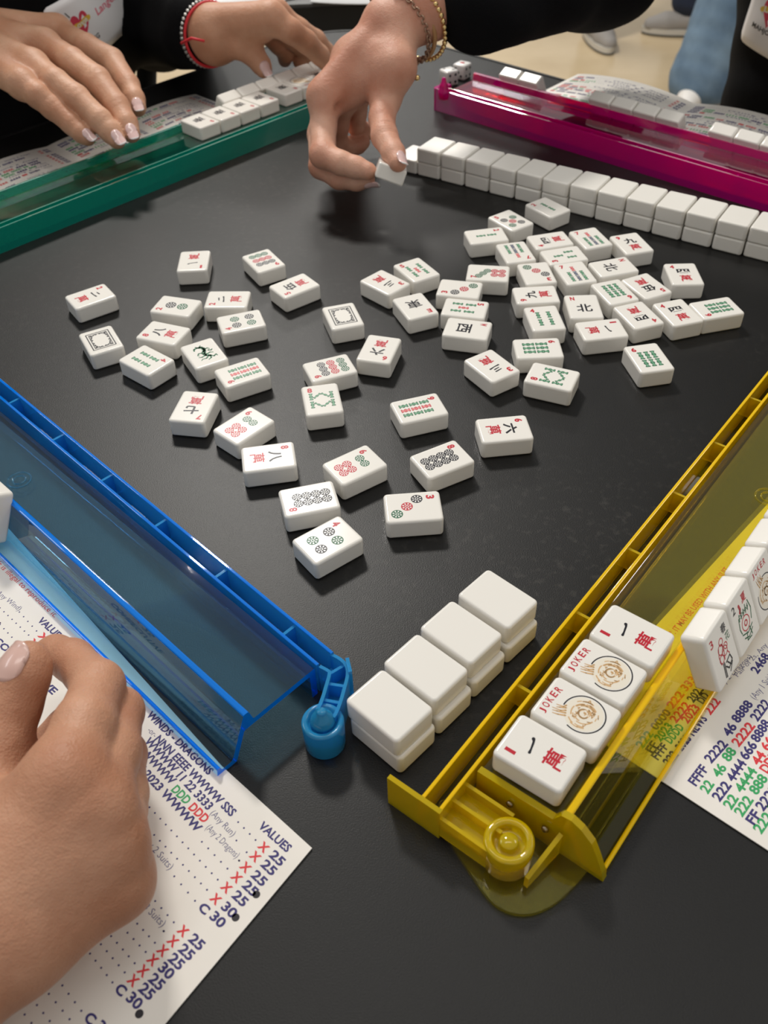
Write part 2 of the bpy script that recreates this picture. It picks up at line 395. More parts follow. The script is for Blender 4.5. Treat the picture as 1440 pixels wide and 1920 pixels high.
def face_design(kind):
    """(number ink or None, symbol ink) for a tile face; mm, y up, origin at the face centre"""
    n, s = Ink(), Ink()
    num = lambda c, m=M_RED, w=3.0: n.text(c, -6.3, 9.6, w, 4.5, m, 0, 0.045)
    v = kind[0]
    if kind.endswith('crak'):
        num(v, w=1.6 if v == '1' else 3.0)
        ch = {'1': '一', '2': '二', '3': '三', '4': '四', '5': '伍', '6': '六', '7': '七', '8': '八', '9': '九'}[v]
        if v == '1': s.stroke([(-2.8, 3.2), (-1.2, 3.4), (2.4, 4.2), (3.4, 4.9)], [1.2, .8, .9, 1.5], M_BLK)
        elif v == '2':
            s.stroke([(-1.6, 5.6), (1.4, 6.2)], [.8, 1.1], M_BLK); s.stroke([(-3.4, 2.2), (0, 2.5), (3.2, 3.2)], [1.2, .8, 1.2], M_BLK)
        elif v == '3':
            s.stroke([(-2.4, 6.2), (2, 6.8)], [.8, 1.1], M_BLK); s.stroke([(-2, 4.2), (1.6, 4.7)], [.8, 1.0], M_BLK); s.stroke([(-3.6, 1.9), (0, 2.2), (3.6, 3.0)], [1.2, .8, 1.2], M_BLK)
        else: s.text(ch, 0.2, 3.6, 9.2 if v != '4' else 9.0, 7.6 if v != '4' else 5.6, M_BLK, 0, 0.032)
        s.text('萬', 0.2, -6.2, 8.0, 8.3, M_RED, 0, 0.02)
    elif kind.endswith('bam'):
        num(v)
        P = {'2': [(0, 4.2, 'g'), (0, -4.2, 'g')],
             '3': [(0, 4.4, 'g'), (-3.8, -4.6, 'g'), (3.8, -4.6, 'g')],
             '4': [(-3.6, 3.6, 'g'), (3.6, 3.6, 'g'), (-3.6, -5.2, 'g'), (3.6, -5.2, 'g')],
             '5': [(-4.4, 3.4, 'g'), (4.4, 3.4, 'g'), (0, -1, 'r'), (-4.4, -5.6, 'g'), (4.4, -5.6, 'g')],
             '6': [(x, y, 'g') for y in (2.6, -5.8) for x in (-4.2, 0, 4.2)],
             '7': [(0, 5.6, 'r')] + [(x, y, 'b' if x == 0 else 'g') for y in (-1.2, -8.0) for x in (-4.6, 0, 4.6)],
             '9': [(x, y, 'r' if x == 0 else 'g') for y in (4.6, -1.8, -8.2) for x in (-4.4, 0, 4.4)]}
        if v == '8':
            for sg in (1, -1):
                y0 = -0.9 + sg * 4.0
                for x in (-6.2, 6.2): bamboo(s, x, y0, 6.6, 2.5, 0)
                bamboo(s, -2.5, y0 + sg * .4, 6.2, 1.9, 48 * -sg); bamboo(s, 2.5, y0 + sg * .4, 6.2, 1.9, 48 * sg)
        else:
            sc = {'2': (7.0, 2.8), '3': (7.0, 2.8), '4': (7.4, 3.0), '5': (7.0, 2.8), '6': (7.6, 3.2), '7': (6.0, 2.9), '9': (5.6, 3.2)}[v]
            for x, y, c in P[v]: bamboo(s, x, y, sc[0], sc[1], 0, c)
    elif kind.endswith('dot'):
        num(v)
        P = {'2': [(0, 3.6, 'b'), (0, -5.0, 'g')], '3': [(-5.4, 2.4, 'b'), (-.2, -3.2, 'r'), (5.0, -8.8, 'g')],
             '4': [(-3.8, 3.6, 'b'), (3.8, 3.6, 'g'), (-3.8, -6.4, 'g'), (3.8, -6.4, 'b')],
             '5': [(-4.6, 2.6, 'b'), (4.2, 2.6, 'g'), (-.2, -2.4, 'r'), (-4.6, -7.4, 'g'), (4.2, -7.4, 'b')],
             '6': [(-2.6, 5.0, 'g'), (2.6, 5.0, 'g')] + [(x, y, 'r') for x in (-2.65, 2.65) for y in (-3.4, -8.7)],
             '7': [(-5.0, 6.2, 'g'), (-1.2, 3.4, 'g'), (2.6, .6, 'g')] + [(x, y, 'r') for x in (-2.65, 2.65) for y in (-4.6, -9.9)],
             '8': [(x, y, 'b') for x in (-2.6, 2.6) for y in (6.0, .9, -4.2, -9.3)],
             '9': [(x, y, c) for y, c in ((4.2, 'b'), (-2.0, 'r'), (-8.6, 'g')) for x in (-4.9, 0, 4.9)]}
        for x, y, c in P[v]: dot(s, x, y, {'2': 3.7, '3': 3.1, '4': 3.1, '5': 2.9, '8': 2.72}.get(v, 2.65), c)
    elif kind in 'ENWS':
        num(kind); s.text({'E': '東', 'N': '北', 'W': '西', 'S': '南'}[kind], 0, -2.2, 10.5, 9.5, M_BLK, 0, 0.018)
    elif kind == 'soap':
        for (a, b, w) in ((7.4, 10.0, .7), (5.9, 8.5, .45)):
            s.stroke([(-a, -b), (a, -b), (a, b), (-a, b), (-a, -b)], w, M_BLK)
        for sx in (-1, 1):
            for sy in (-1, 1):
                s.stroke([(sx * 5.6, sy * 3.6), (sx * 4.7, sy * 4.3), (sx * 5.2, sy * 5.2), (sx * 4.3, sy * 5.8), (sx * 4.2, sy * 7.0), (sx * 3.2, sy * 7.2), (sx * 2.4, sy * 8.1)], .75, M_BLK)
                s.stroke([(sx * 5.5, sy * 7.9), (sx * 4.4, sy * 7.6), (sx * 5.2, sy * 6.6)], .7, M_BLK)
                s.stroke([(sx * 5.6, sy * 1.0), (sx * 4.8, sy * 1.9), (sx * 5.5, sy * 2.7)], .7, M_BLK)
                s.stroke([(sx * .6, sy * 8.3), (sx * 1.3, sy * 7.4), (sx * 2.1, sy * 8.2)], .7, M_BLK)
    elif kind == 'green':
        s.stroke([(-4.8, 4.6), (-4.2, 6.6), (-2.0, 7.4), (.4, 6.6), (1.6, 4.4), (1.0, 2.0), (-.4, -.4), (.4, -3.0), (2.6, -4.8), (4.4, -6.6)], [.8, 1.4, 1.5, 2.6, 2.4, 2.6, 2.8, 2.4, 1.8, .6], M_DRG)
        s.stroke([(-2.6, 8.6), (-1.0, 6.6), (.8, 8.9)], .8, M_DRG)
        for pts in ([(1.4, 3.6), (3.8, 4.2), (4.8, 2.8)], [(-.2, .4), (-3.4, .6), (-4.6, -1.2), (-3.6, -2)], [(.6, -2.6), (3.6, -1.2), (5.4, -2.2)], [(0, -3), (-2.8, -4.2), (-4.6, -3.6)],
                    [(1.6, -4.4), (-.6, -6.6), (-3.2, -6.4), (-4.4, -7.6)], [(2.6, -4.8), (2.2, -7.4), (.2, -8.6)], [(3.6, 1.6), (5.2, .6), (6.2, 1.6)], [(4.4, -6.6), (6.2, -5.2), (6.6, -6.8)]):
            s.stroke(pts, [1.3, 1.0, .7, .5][:len(pts)], M_DRG)
        for p in ((-.2, 5.6), (.2, 3.0), (-.4, 0), (1.2, -3.2)): s.disc(p[0], p[1], .5, M_LGR, 1, 8)
    elif kind == 'joker':
        for i, c in enumerate('JOKER'):
            a = (i - 2) * 9
            n.text(c, -1.2 + (i - 2) * 3.1, 11.4 - abs(i - 2) ** 2 * .12, 2.1 if c != 'J' else 1.7, 3.2, M_RED, 0, 0.02, -a * .35)
        s.ring(.6, -3.0, 8.9, .55, M_BLK, 0, 48, -200, 95)
        s.disc(.6, -3.0, 7.9, mat_cream(), 0, 40)
        rnd = random.Random(3)
        for q in range(34):
            r0 = rnd.uniform(0.6, 7.2); a0 = rnd.uniform(0, 360); da = rnd.uniform(18, 60) / max(.35, r0 / 5)
            da = min(da, 150)
            s.ring(.6, -3.0, r0, rnd.uniform(.35, .7), M_GLD, 1, 10, a0, a0 + da)
        for q in range(14):
            a = rnd.uniform(0, 6.28); r0 = rnd.uniform(1.5, 6.5); x, y = .6 + r0 * math.cos(a), -3 + r0 * math.sin(a)
            s.stroke([(x, y), (x + rnd.uniform(-1.2, 1.2), y + rnd.uniform(-.8, .8)), (x + rnd.uniform(-1.4, 1.4), y + rnd.uniform(-1.4, 1.4))], .45, M_GLD, 1)
        for q in range(5):
            x = -5.4 + q * 1.1; s.stroke([(x + 1.2, 2.6 + q * .5), (x, 5.2 + (q % 2)), (x - .6, 7.4 + (q % 3) * .6)], [.8, .6, .3], M_GLD, 1)
    elif kind.startswith('flower'):
        c = kind[6]
        n.text(c, -7.2, 9.4, 2.8, 4.2, M_RED if c == '3' else M_BLK, 0, 0.02)
        if c == '3':
            s.text('春', 4.6, 9.4, 4.6, 4.6, M_BLK, 0, 0.02); s.text('花', 6.2, 4.2, 4.0, 4.2, M_GRN, 0, 0.01)
            for (x, y, r) in ((0, 5.2, 2.0), (-1.6, 2.2, 2.6), (1.2, -.4, 2.6), (-2.6, -2.4, 2.2), (2.8, 1.2, 1.8)): s.ring(x, y, r, .55, M_RED, 0, 18)
            for pts in ([(-3, 4), (-4.4, 0), (-3.8, -4.4)], [(0, 4), (.6, 0), (-.4, -4)], [(3, -2), (4.2, -4)]): s.stroke(pts, .6, M_RED)
            for pts in ([(-2.6, -5), (-3.2, -12)], [(-1.6, -5), (-2.2, -12.4)], [(0, -6), (4, -4.8), (5, -8), (1, -10), (-1, -7.6)], [(4.6, -9), (1.4, -12)], [(1, -6.6), (3, -9.4)]): s.stroke(pts, .8, M_BLK)
        else:
            s.text('夏', 3.2, 9.4, 4.6, 4.6, M_RED, 0, 0.02); s.stroke([(-2.4, 8.4), (-1.8, 6.2), (-2.6, 5)], 1.6, M_RED)
            s.ring(0, -2.6, 4.0, .6, M_RED, 0, 20); s.ring(0, -2.6, 1.7, .8, M_RED, 0, 12)
            for q in range(5): s.stroke([(-4.6 + q * 2.2, 1.6), (-4.0 + q * 2.2, 4.6 + (q % 2))], .7, M_GRN); s.ring(-3.4 + q * 1.9, 3.2, 1.0, .4, M_GRN, 0, 10)
            for pts in ([(-5, 3), (-6, -2), (-5.2, -5)], [(5.6, 6), (7, 1), (5.4, -4)], [(-5, -6), (0, -8), (5, -6.4)], [(-4, -8.6), (0, -10.4), (4.4, -8.4)], [(-2, -11), (2, -11.4)], [(2, -6), (3, -11)], [(-1, -7), (-2, -11)]): s.stroke(pts, .7, M_GRN)
    return n, s
_CR = []
def mat_cream():
    if not _CR: _CR.append(mat('cream_paint', (0.80, 0.74, 0.62), 0.3))
    return _CR[0]
_DES = {}
def design_meshes(kind):
    if kind not in _DES:
        n, s = face_design(kind)
        _DES[kind] = (n.mesh('tile_number', TH) if n.v else None, s.mesh('tile_symbol', TH))
    return _DES[kind]

def tile(kind, matrix, label, group, name='mahjong_tile'):
    o = obj(name, TILE_ME); o.matrix_world = matrix
    tag(o, label, 'mahjong tile', group)
    if kind:
        nm, sm = design_meshes(kind)
        if nm: obj('number', nm, None, o)
        obj('symbol', sm, None, o)
    return o
def flat(x, y, ang, z=0.0):
    return Matrix.Translation((x / 1000, y / 1000, z / 1000)) @ Matrix.Rotation(math.radians(ang), 4, 'Z')
SCATTER = [
    ('2crak', -200.1, 567.2, -56.1, 'two-of-characters tile lying apart beyond the first ornate-frame tile'),
    ('1crak', -133.3, 612.3, -178.5, 'one-of-characters tile lying alone, upside down, level with the nine-circles tile'),
    ('2dot', -137.8, 550.2, 72.3, 'two-of-circles tile with one dark and one green circle'),
    ('8crak', -141.5, 517.1, 67.6, 'eight-of-characters tile between the two-circles tile and the green dragon'),
    ('soap', -181.5, 511.0, 27.4, 'ornate black frame tile beside the four-bamboo tile'),
    ('4dot', -91.0, 527.6, 107.0, 'four-of-circles tile resting against the two-of-characters tile'),
    ('4bam', -147.7, 486.4, -130.2, 'four-of-bamboo tile with nothing in front of it, beside the green dragon'),
    ('green', -111.6, 491.7, 27.9, 'green dragon tile with a green creature on its face'),
    ('9bam', -85.2, 469.2, 116.8, 'nine-of-bamboo tile, its corner touching the green dragon tile'),
    ('9dot', -81.7, 608.8, -150.4, 'nine-of-circles tile behind a five-of-characters tile, rows green, red and dark'),
    ('5crak', -57.3, 571.7, 125.5, 'five-of-characters tile in front of a nine-circles tile'),
    ('2crak', -102.9, 556.4, 86.7, 'two-of-characters tile tucked behind a four-circles tile'),
    ('soap', -22.9, 529.9, 15.0, 'ornate black frame tile standing alone beyond the six-of-characters tile'),
    ('7crak', -111.1, 435.8, 168.9, 'seven-of-characters tile lying upside down near the blue rack'),
    ('6dot', -79.6, 416.1, -43.4, 'six-of-circles tile partly covered by the near eight-of-characters tile'),
    ('8crak', -63.3, 387.2, -81.8, 'eight-of-characters tile overlapping the corner of a six-circles tile'),
    ('9dot', -30.6, 470.5, 109.6, 'nine-of-circles tile half hidden by an eight-bamboo tile'),
    ('6crak', 0.6, 489.4, 162.9, 'six-of-characters tile, upside down, beside a nine-circles tile'),
    ('8bam', -34.7, 438.6, 8.8, 'eight-of-bamboo tile in front of a nine-circles tile'),
    ('E', 26.2, 539.1, -159.2, 'east wind tile with black character and red letter E'),
    ('3crak', 6.5, 571.8, -136.8, 'three-of-characters tile touching the five-bamboo tile behind the east wind'),
    ('5bam', 29.5, 587.6, 28.9, 'five-of-bamboo tile behind the east wind, beside a three-of-characters tile'),
    ('3dot', 58.0, 559.4, 75.7, 'three-of-circles tile between the seven circles and a five-bamboo tile'),
    ('5bam', 59.5, 534.0, -104.8, 'five-of-bamboo tile directly behind the west wind tile'),
    ('W', 58.8, 509.1, -106.0, 'west wind tile with black character and red letter W'),
    ('7dot', 79.9, 579.5, 79.6, 'seven-of-circles tile with green diagonal and four red circles'),
    ('2bam', 137.6, 677.7, 34.9, 'two-of-bamboo tile nearest the long double wall of blank tiles'),
    ('5dot', 105.9, 658.0, 33.5, 'five-of-circles tile between the two two-of-bamboo tiles'),
    ('2bam', 84.5, 634.7, -80.7, 'two-of-bamboo tile touching the five-circles tile, dark gap before it'),
    ('4crak', 131.0, 623.9, 102.9, 'four-of-characters tile behind the three-bamboo tile'),
    ('3bam', 137.4, 600.6, 103.0, 'three-of-bamboo tile packed against a four-of-characters tile'),
    ('7bam', 103.3, 607.9, -169.8, 'seven-of-bamboo tile lying upside down beside a two-bamboo tile'),
    ('7bam', 161.4, 625.0, 16.1, 'seven-of-bamboo tile beside the upright nine-of-characters tile, farthest of its kind'),
    ('9crak', 189.7, 614.8, 13.5, 'nine-of-characters tile beside the back seven-bamboo tile, number upright'),
    ('3dot', 114.2, 576.7, -174.3, 'three-of-circles tile between a seven-bamboo tile and a sideways nine-of-characters tile'),
    ('7bam', 141.0, 575.1, 11.0, 'seven-of-bamboo tile in the middle of the cluster beside a three-circles tile'),
    ('N', 169.5, 581.7, -75.3, 'north wind tile lying sideways behind a six-bamboo tile'),
    ('6bam', 163.4, 548.0, -163.6, 'six-of-bamboo tile in the middle of the cluster between two wind tiles'),
    ('5crak', 186.6, 554.3, -156.9, 'five-of-characters tile beside a six-bamboo tile in the cluster'),
    ('4crak', 216.1, 568.5, -1.6, 'four-of-characters tile set apart toward the double wall, number upright'),
    ('4crak', 199.4, 519.6, 15.0, 'four-of-characters tile touching the outermost six-bamboo tile'),
    ('6bam', 226.0, 523.0, 103.0, 'six-of-bamboo tile lying sideways at the outer end of the cluster'),
    ('4crak', 172.9, 518.0, -162.5, 'four-of-characters tile, upside down, in front of a six-bamboo tile'),
    ('9crak', 109.4, 547.9, 92.1, 'nine-of-characters tile lying sideways behind a four-bamboo tile'),
    ('4bam', 110.8, 518.3, 4.6, 'four-of-bamboo tile in front of a sideways nine-of-characters tile'),
    ('N', 139.0, 531.0, -0.7, 'north wind tile, letter upright, behind the one-of-characters tile'),
    ('1crak', 145.5, 502.6, -82.8, 'one-of-characters tile lying sideways in front of a north wind tile'),
    ('6bam', 101.4, 483.8, -89.5, 'six-of-bamboo tile lying sideways behind an eight-bamboo tile'),
    ('3crak', 70.2, 466.8, -148.2, 'three-of-characters tile beside an eight-bamboo tile, near the west wind'),
    ('8bam', 105.5, 453.0, 65.2, 'eight-of-bamboo tile in front of a sideways six-bamboo tile'),
    ('6bam', 168.3, 469.1, 9.3, 'six-of-bamboo tile lying apart toward the yellow rack'),
    ('9bam', 22.8, 426.5, -73.6, 'nine-of-bamboo tile lying alone beyond an eight-circles tile'),
    ('6crak', 70.4, 404.4, -84.8, 'six-of-characters tile lying alone beyond the near three-circles tile, sideways'),
    ('8dot', 33.1, 380.1, -62.8, 'eight-of-circles tile between two sixes, turned toward the yellow rack'),
    ('6dot', -15.2, 378.0, -57.4, 'six-of-circles tile behind an eight-circles tile, nothing covering its face'),
    ('8dot', -39.5, 351.9, 103.0, 'eight-of-circles tile partly covered by the nearest four-circles tile'),
    ('4dot', -29.1, 321.2, -54.3, 'four-of-circles tile nearest the near end of the blue rack'),
    ('3dot', 15.3, 342.9, -87.0, 'three-of-circles tile nearest the short double stack of blank tiles'),
]
for kind, x, y, a, lab in SCATTER:
    tile(kind, flat(x, y, a), lab, 'face-up tiles discarded in the middle of the table')

ORD = ['first', 'second', 'third', 'fourth', 'fifth', 'sixth', 'seventh', 'eighth', 'ninth', 'tenth', 'eleventh', 'twelfth', 'thirteenth', 'fourteenth', 'fifteenth']
# short double stack of blank tiles between the blue and the yellow rack
NEAR = [(-0.7, 213.7, 44.4), (15.4, 232.1, 45.1), (32.1, 250.4, 45.0), (50.4, 268.7, 44.6)]
NLOW = [(0.4, 212.8, 44.6), (17.4, 230.6, 45.0), (34.0, 248.6, 45.2), (51.2, 266.6, 44.4)]
for i, ((x, y, a), (x2, y2, a2)) in enumerate(zip(NEAR, NLOW)):
    w = ORD[i] + ' from the blue rack end'
    tile(None, flat(x2, y2, a2), 'blank tile, lower layer of the short double stack, ' + w, 'short stack of blank tiles')
    tile(None, flat(x, y, a, TH + .05), 'blank tile, upper layer of the short double stack, ' + w, 'short stack of blank tiles')
# long double wall of blank tiles in front of the pink rack
WD = math.radians(-34.6); wd = (math.cos(WD), math.sin(WD)); wn = (-wd[1], wd[0])
for i in range(-1, 14):
    rj = random.Random(i + 40)
    for lay in (0, 1):
        if i == -1 and lay == 1: continue
        s = i * 23.65 + 11.6 + (1.0 if i == -1 else 0); t = 15.2 + rj.uniform(-.6, .6)
        x = 38.5 + wd[0] * s + wn[0] * t; y = 771.3 + wd[1] * s + wn[1] * t
        lab = 'blank tile, %s row of the long double wall, %s from the hand end' % ('upper' if lay else 'lower', ORD[i + (0 if lay else 1)])
        tile(None, flat(x, y, -34.6 + rj.uniform(-.8, .8), lay * (TH + .05)), lab, 'long double wall of blank tiles')
# ------------------------------------------------------------------ tile racks
PROFILE = [(0, 0), (0, 18.7), (-34.5, 18.7), (-36.2, 25.4), (-38.8, 25.4), (-47.9, 4.2), (-49.2, 2.8), (-54.2, 2.8), (-54.8, 5.2), (-56.4, 5.2),
           (-57.0, 0), (-46.6, 0), (-40.0, 15.6), (-3.2, 15.6), (-3.2, 0)]

class Rack:
    """local frame: s along the rack, t toward the table centre, z up (mm)"""
    def __init__(r, name, label, O, d_deg, side, M):
        r.O = O; r.a = math.radians(d_deg)
        r.d = (math.cos(r.a), math.sin(r.a)); r.n = (math.sin(r.a) * side, -math.cos(r.a) * side); r.side = side; r.M = M
        r.root = empty(name, (O[0] / 1000, O[1] / 1000, 0)); tag(r.root, label, 'tile rack', 'tile racks round the table')
    def w(r, s, t): return (r.O[0] + r.d[0] * s + r.n[0] * t, r.O[1] + r.d[1] * s + r.n[1] * t)
    def l(r, s, t, z=0):                       # local to the rack's own empty
        return (r.d[0] * s + r.n[0] * t, r.d[1] * s + r.n[1] * t, z)
    def inv(r, X):
        x, y = X[0] - r.O[0], X[1] - r.O[1]
        return (x * r.d[0] + y * r.d[1], x * r.n[0] + y * r.n[1])
    def pix(r, x, y, z): return r.inv(unproj(x, y, z))
    def put(r, bm, name, mats=None, smooth=False):
        for v in bm.verts: v.co = Vector(r.l(v.co.x, v.co.y, v.co.z))
        bmesh.ops.recalc_face_normals(bm, faces=bm.faces)
        if mats is None: mats = {'rack_body': r.M, 'base_plate': [r.M[0]], 'end_plate': [r.M[2]], 'moulded_boss': [r.M[0]], 'ejector_mark': [r.M[0]], 'pusher_channel': [r.M[0], r.M[1], r.M[2]]}.get(name, [r.M[2]])
        return obj(name, bm_mesh(bm, name, smooth), mats, r.root)
    def body(r, s0, s1):
        bm = bmesh.new()
        a = [bm.verts.new((s0, t, z)) for t, z in PROFILE]; b = [bm.verts.new((s1, t, z)) for t, z in PROFILE]
        n = len(a); bm.faces.new(a); bm.faces.new(b[::-1])
        for i in range(n): bm.faces.new((a[i], b[i], b[(i + 1) % n], a[(i + 1) % n]))
        bmesh.ops.recalc_face_normals(bm, faces=bm.faces)
        es = [e for e in bm.edges if abs(e.verts[0].co.x - e.verts[1].co.x) > 1]
        bmesh.ops.bevel(bm, geom=es, offset=0.6, segments=2, profile=0.5, affect='EDGES')
        bm.normal_update()
        for f in bm.faces:                     # cut ends, the ridge and the narrow rims get the edge glow painted into the colour
            c = f.calc_center_median()
            if abs(f.normal.x) > .9 or (c.z > 19.5 and f.calc_area() < 6 * (s1 - s0) and not (c.y < -39.3 and c.z < 24)) or (c.y < -54.5 and c.z > 3): f.material_index = 1
        return r.put(bm, 'rack_body')
    def pusher(r, s0, s1, t0, w=10.2, h=19.5, slope=0.0, pitch=50.0, first=24.0, floor=4.2):
        """open-topped channel with cross webs; slope = angle (deg) against the body"""
        k = math.tan(math.radians(slope)); wl = 1.6
        bm = bmesh.new()
        prof = [(0, 0), (w, 0), (w, h), (w - wl, h), (w - wl, floor), (wl, floor), (wl, h), (0, h)]
        a = [bm.verts.new((s0, t0 + t, z)) for t, z in prof]; b = [bm.verts.new((s1, t0 + t + k * (s1 - s0), z)) for t, z in prof]
        n = len(a); bm.faces.new(a[::-1]); bm.faces.new(b)
        for i in range(n): bm.faces.new((a[i], a[(i + 1) % n], b[(i + 1) % n], b[i]))
        es = [e for e in bm.edges if abs(e.verts[0].co.x - e.verts[1].co.x) > 1]
        bmesh.ops.recalc_face_normals(bm, faces=bm.faces)
        bmesh.ops.bevel(bm, geom=es, offset=0.35, segments=2, profile=0.5, affect='EDGES')
        bm.normal_update()
        for f in bm.faces:
            c = f.calc_center_median(); f.material_index = 0 if abs(f.normal.z) > .9 and c.z < h - 3 else (1 if c.z > h - .6 else 2)
        ch = r.put(bm, 'pusher_channel')
        s = s0 + first
        while s < s1 - 5:
            o = t0 + k * (s - s0)
            bm = bmesh.new(); add_box(bm, s, s + 1.5, o + wl - .05, o + w - wl + .05, floor - .05, h - 2.0)
            r.put(bm, 'pusher_web')
            s += pitch
        bm = bmesh.new(); s = s0 + 9; q = 0      # moulded ejector rings on the channel floor
        while s < min(s1 - 5, s0 + 330):
            o = t0 + k * (s - s0) + w / 2
            add_tube(bm, [(s + 2.2 * math.cos(2 * math.pi * i / 20), o + 2.2 * math.sin(2 * math.pi * i / 20), floor + .12) for i in range(20)], 0.22, 5, closed=True)
            s += (26, 24)[q % 2]; q += 1
        r.put(bm, 'ejector_mark', None, True)
        return ch
    def foot_ring(r, s, t):
        bm = bmesh.new()
        for R in (6.2, 3.4): add_tube(bm, [(s + R * math.cos(2 * math.pi * i / 32), t + R * math.sin(2 * math.pi * i / 32), 18.95) for i in range(32)], 0.45, 6, closed=True)
        return r.put(bm, 'moulded_boss', None, True)
    def hand_tile(r, kind, s, label, group, lean=27.0):
        """a tile standing in the sloped tray, back against the panel, face to the player"""
        th = math.radians(lean)
        u = Vector((r.n[0] * math.sin(th), r.n[1] * math.sin(th), math.cos(th)))       # up along the tile
        f = Vector((-r.n[0] * math.cos(th), -r.n[1] * math.cos(th), math.sin(th)))     # face direction
        x = u.cross(f)
        B = r.w(s, -48.6)
        base = Vector((B[0], B[1], 3.6)) + u * (TL / 2)
        m = Matrix((( x.x, u.x, f.x, base.x / 1000), (x.y, u.y, f.y, base.y / 1000), (x.z, u.z, f.z, base.z / 1000), (0, 0, 0, 1)))
        return tile(kind, m, label, group)
    def shelf_tile(r, kind, s, label, group, t=-17.0, jit=0.0):
        x, y = r.w(s, t)
        ang = math.degrees(math.atan2(-r.n[0], r.n[1])) + jit
        return tile(kind, flat(x, y, ang, 18.75), label, group)

# --- blue rack -------------------------------------------------------------
blue = Rack('tile_rack', 'clear blue plastic tile rack beside the clenched hand', (-32.5, 236.5), 134.6, 1, M_BLU)
blue.body(0, 420)
blue.pusher(0, 425, 1.2, slope=0.9)
blue.foot_ring(*blue.pix(36, 900, 18.7))
# curved hinge arm down to the pivot post
path = [(0, 6.3, 0)] + [(*blue.pix(px, py, 19.0), 0) for px, py in ((634, 1254), (627, 1292), (616, 1325))]
post = blue.inv((-28.6, 211.5))
arm_pts = [Vector((p[0], p[1], 0)) for p in path] + [Vector((post[0], post[1], 0))]
def smooth_path(P, n=6):
    out = []
    for i in range(len(P) - 1):
        p0, p1, p2, p3 = P[max(i - 1, 0)], P[i], P[i + 1], P[min(i + 2, len(P) - 1)]
        for k in range(n):
            t = k / n
            out.append(0.5 * ((2 * p1) + (p2 - p0) * t + (2 * p0 - 5 * p1 + 4 * p2 - p3) * t * t + (3 * p1 - p0 - 3 * p2 + p3) * t ** 3))
    out.append(P[-1]); return out
def channel_along(bm, P, w, h, wl, floor):
    prof = [(-w / 2, 0), (w / 2, 0), (w / 2, h), (w / 2 - wl, h), (w / 2 - wl, floor), (-w / 2 + wl, floor), (-w / 2 + wl, h), (-w / 2, h)]
    rings = []
    for i, p in enumerate(P):
        t = (P[min(i + 1, len(P) - 1)] - P[max(i - 1, 0)]).normalized(); nn = Vector((-t.y, t.x, 0))
        rings.append([bm.verts.new((p.x + nn.x * a, p.y + nn.y * a, z)) for a, z in prof])
    n = len(prof)
    for A, B in zip(rings, rings[1:]):
        for k in range(n): bm.faces.new((A[k], A[(k + 1) % n], B[(k + 1) % n], B[k]))
    bm.faces.new(rings[0][::-1]); bm.faces.new(rings[-1])
sp = smooth_path(arm_pts)
bm = bmesh.new(); channel_along(bm, sp[:-3], 9.4, 18.6, 1.5, 9.0)
for i in (5, 10, 15):
    p = sp[i]; t = (sp[i + 1] - sp[i - 1]).normalized(); nn = Vector((-t.y, t.x, 0))
    c = [p + nn * a + t * b for a, b in ((-3.6, -.7), (3.6, -.7), (3.6, .7), (-3.6, .7))]
    add_prism(bm, [(q.x, q.y) for q in c], 8.9, 17.0)
blue.put(bm, 'hinge_arm')
bm = bmesh.new()
add_lathe(bm, [(0, 0), (8.6, 0), (8.8, .6), (9.0, 15.6), (8.4, 16.6), (6.6, 16.6), (6.2, 15.0), (0, 15.0)], post[0], post[1], 40)
blue.put(bm, 'pivot_post')
bm = bmesh.new()
add_lathe(bm, [(0, 15.0), (5.4, 15.0), (5.2, 17.2), (3.8, 20.4), (2.6, 21.4), (2.0, 23.0), (1.8, 23.4), (0, 23.6)], post[0], post[1], 32)
blue.put(bm, 'pivot_cap')
bm = bmesh.new()
q = blue.inv(unproj(651, 1236, 19.5)); q2 = blue.inv(unproj(657, 1262, 19.5))
dx, dy = q2[0] - q[0], q2[1] - q[1]; L_ = math.hypot(dx, dy); ax = (-dy / L_ * .8, dx / L_ * .8)
add_prism(bm, [(q[0] - ax[0], q[1] - ax[1]), (q2[0] - ax[0], q2[1] - ax[1]), (q2[0] + ax[0], q2[1] + ax[1]), (q[0] + ax[0], q[1] + ax[1])], 1.0, 20.5)
blue.put(bm, 'stop_tab')
blue.hand_tile(None, 196.5, 'white tile standing in the blue rack, seen from its end', 'tiles standing in the racks')

# --- yellow rack -----------------------------------------------------------
yel = Rack('tile_rack', 'clear yellow plastic tile rack with two joker tiles on its shelf', (35.2, 185.7), 50.5, -1, M_YEL)
yel.body(0, 420)
yel.foot_ring(*yel.pix(1440, 932, 18.7))
ps0, pt0 = yel.pix(827, 1563, 0)
pt0 = 2.1
yel.pusher(ps0, 420, pt0, w=9.8, slope=-0.15, first=66)
# end plate with the stop tab sticking out toward the middle
bm = bmesh.new()
add_box(bm, ps0 - 2.2, ps0 - .1, pt0 - 0.2, pt0 + 10.0, 0, 19.6)
ta, tb = yel.pix(733.4, 1498, 0)
add_box(bm, ps0 - 2.2, ps0 - .1, pt0 + 10.0, tb, 0, 19.4)
yel.put(bm, 'stop_tab')
# base plate with its rounded corner
c0 = yel.pix(838, 1578, 0); c1 = yel.pix(920, 1700, 0); c2 = yel.pix(1035, 1698, 0); c3 = yel.pix(1104, 1632, 0)
bm = bmesh.new()
cr_ = [Vector((*p, 0)) for p in ((-34.2, -23.5), (-35.6, -30.5), (-34.0, -37.5), (-29.0, -43.5), (-21.0, -47.6), (-12.0, -49.8))]
pts = [(-1, -51.2)] + [(p.x, p.y) for p in smooth_path(cr_[::-1], 4)] + [(-26.0, -2.5), (-25.6, 1.0), (-1, 1.0)]
add_prism(bm, pts, 0.2, 2.4)
yel.put(bm, 'base_plate')
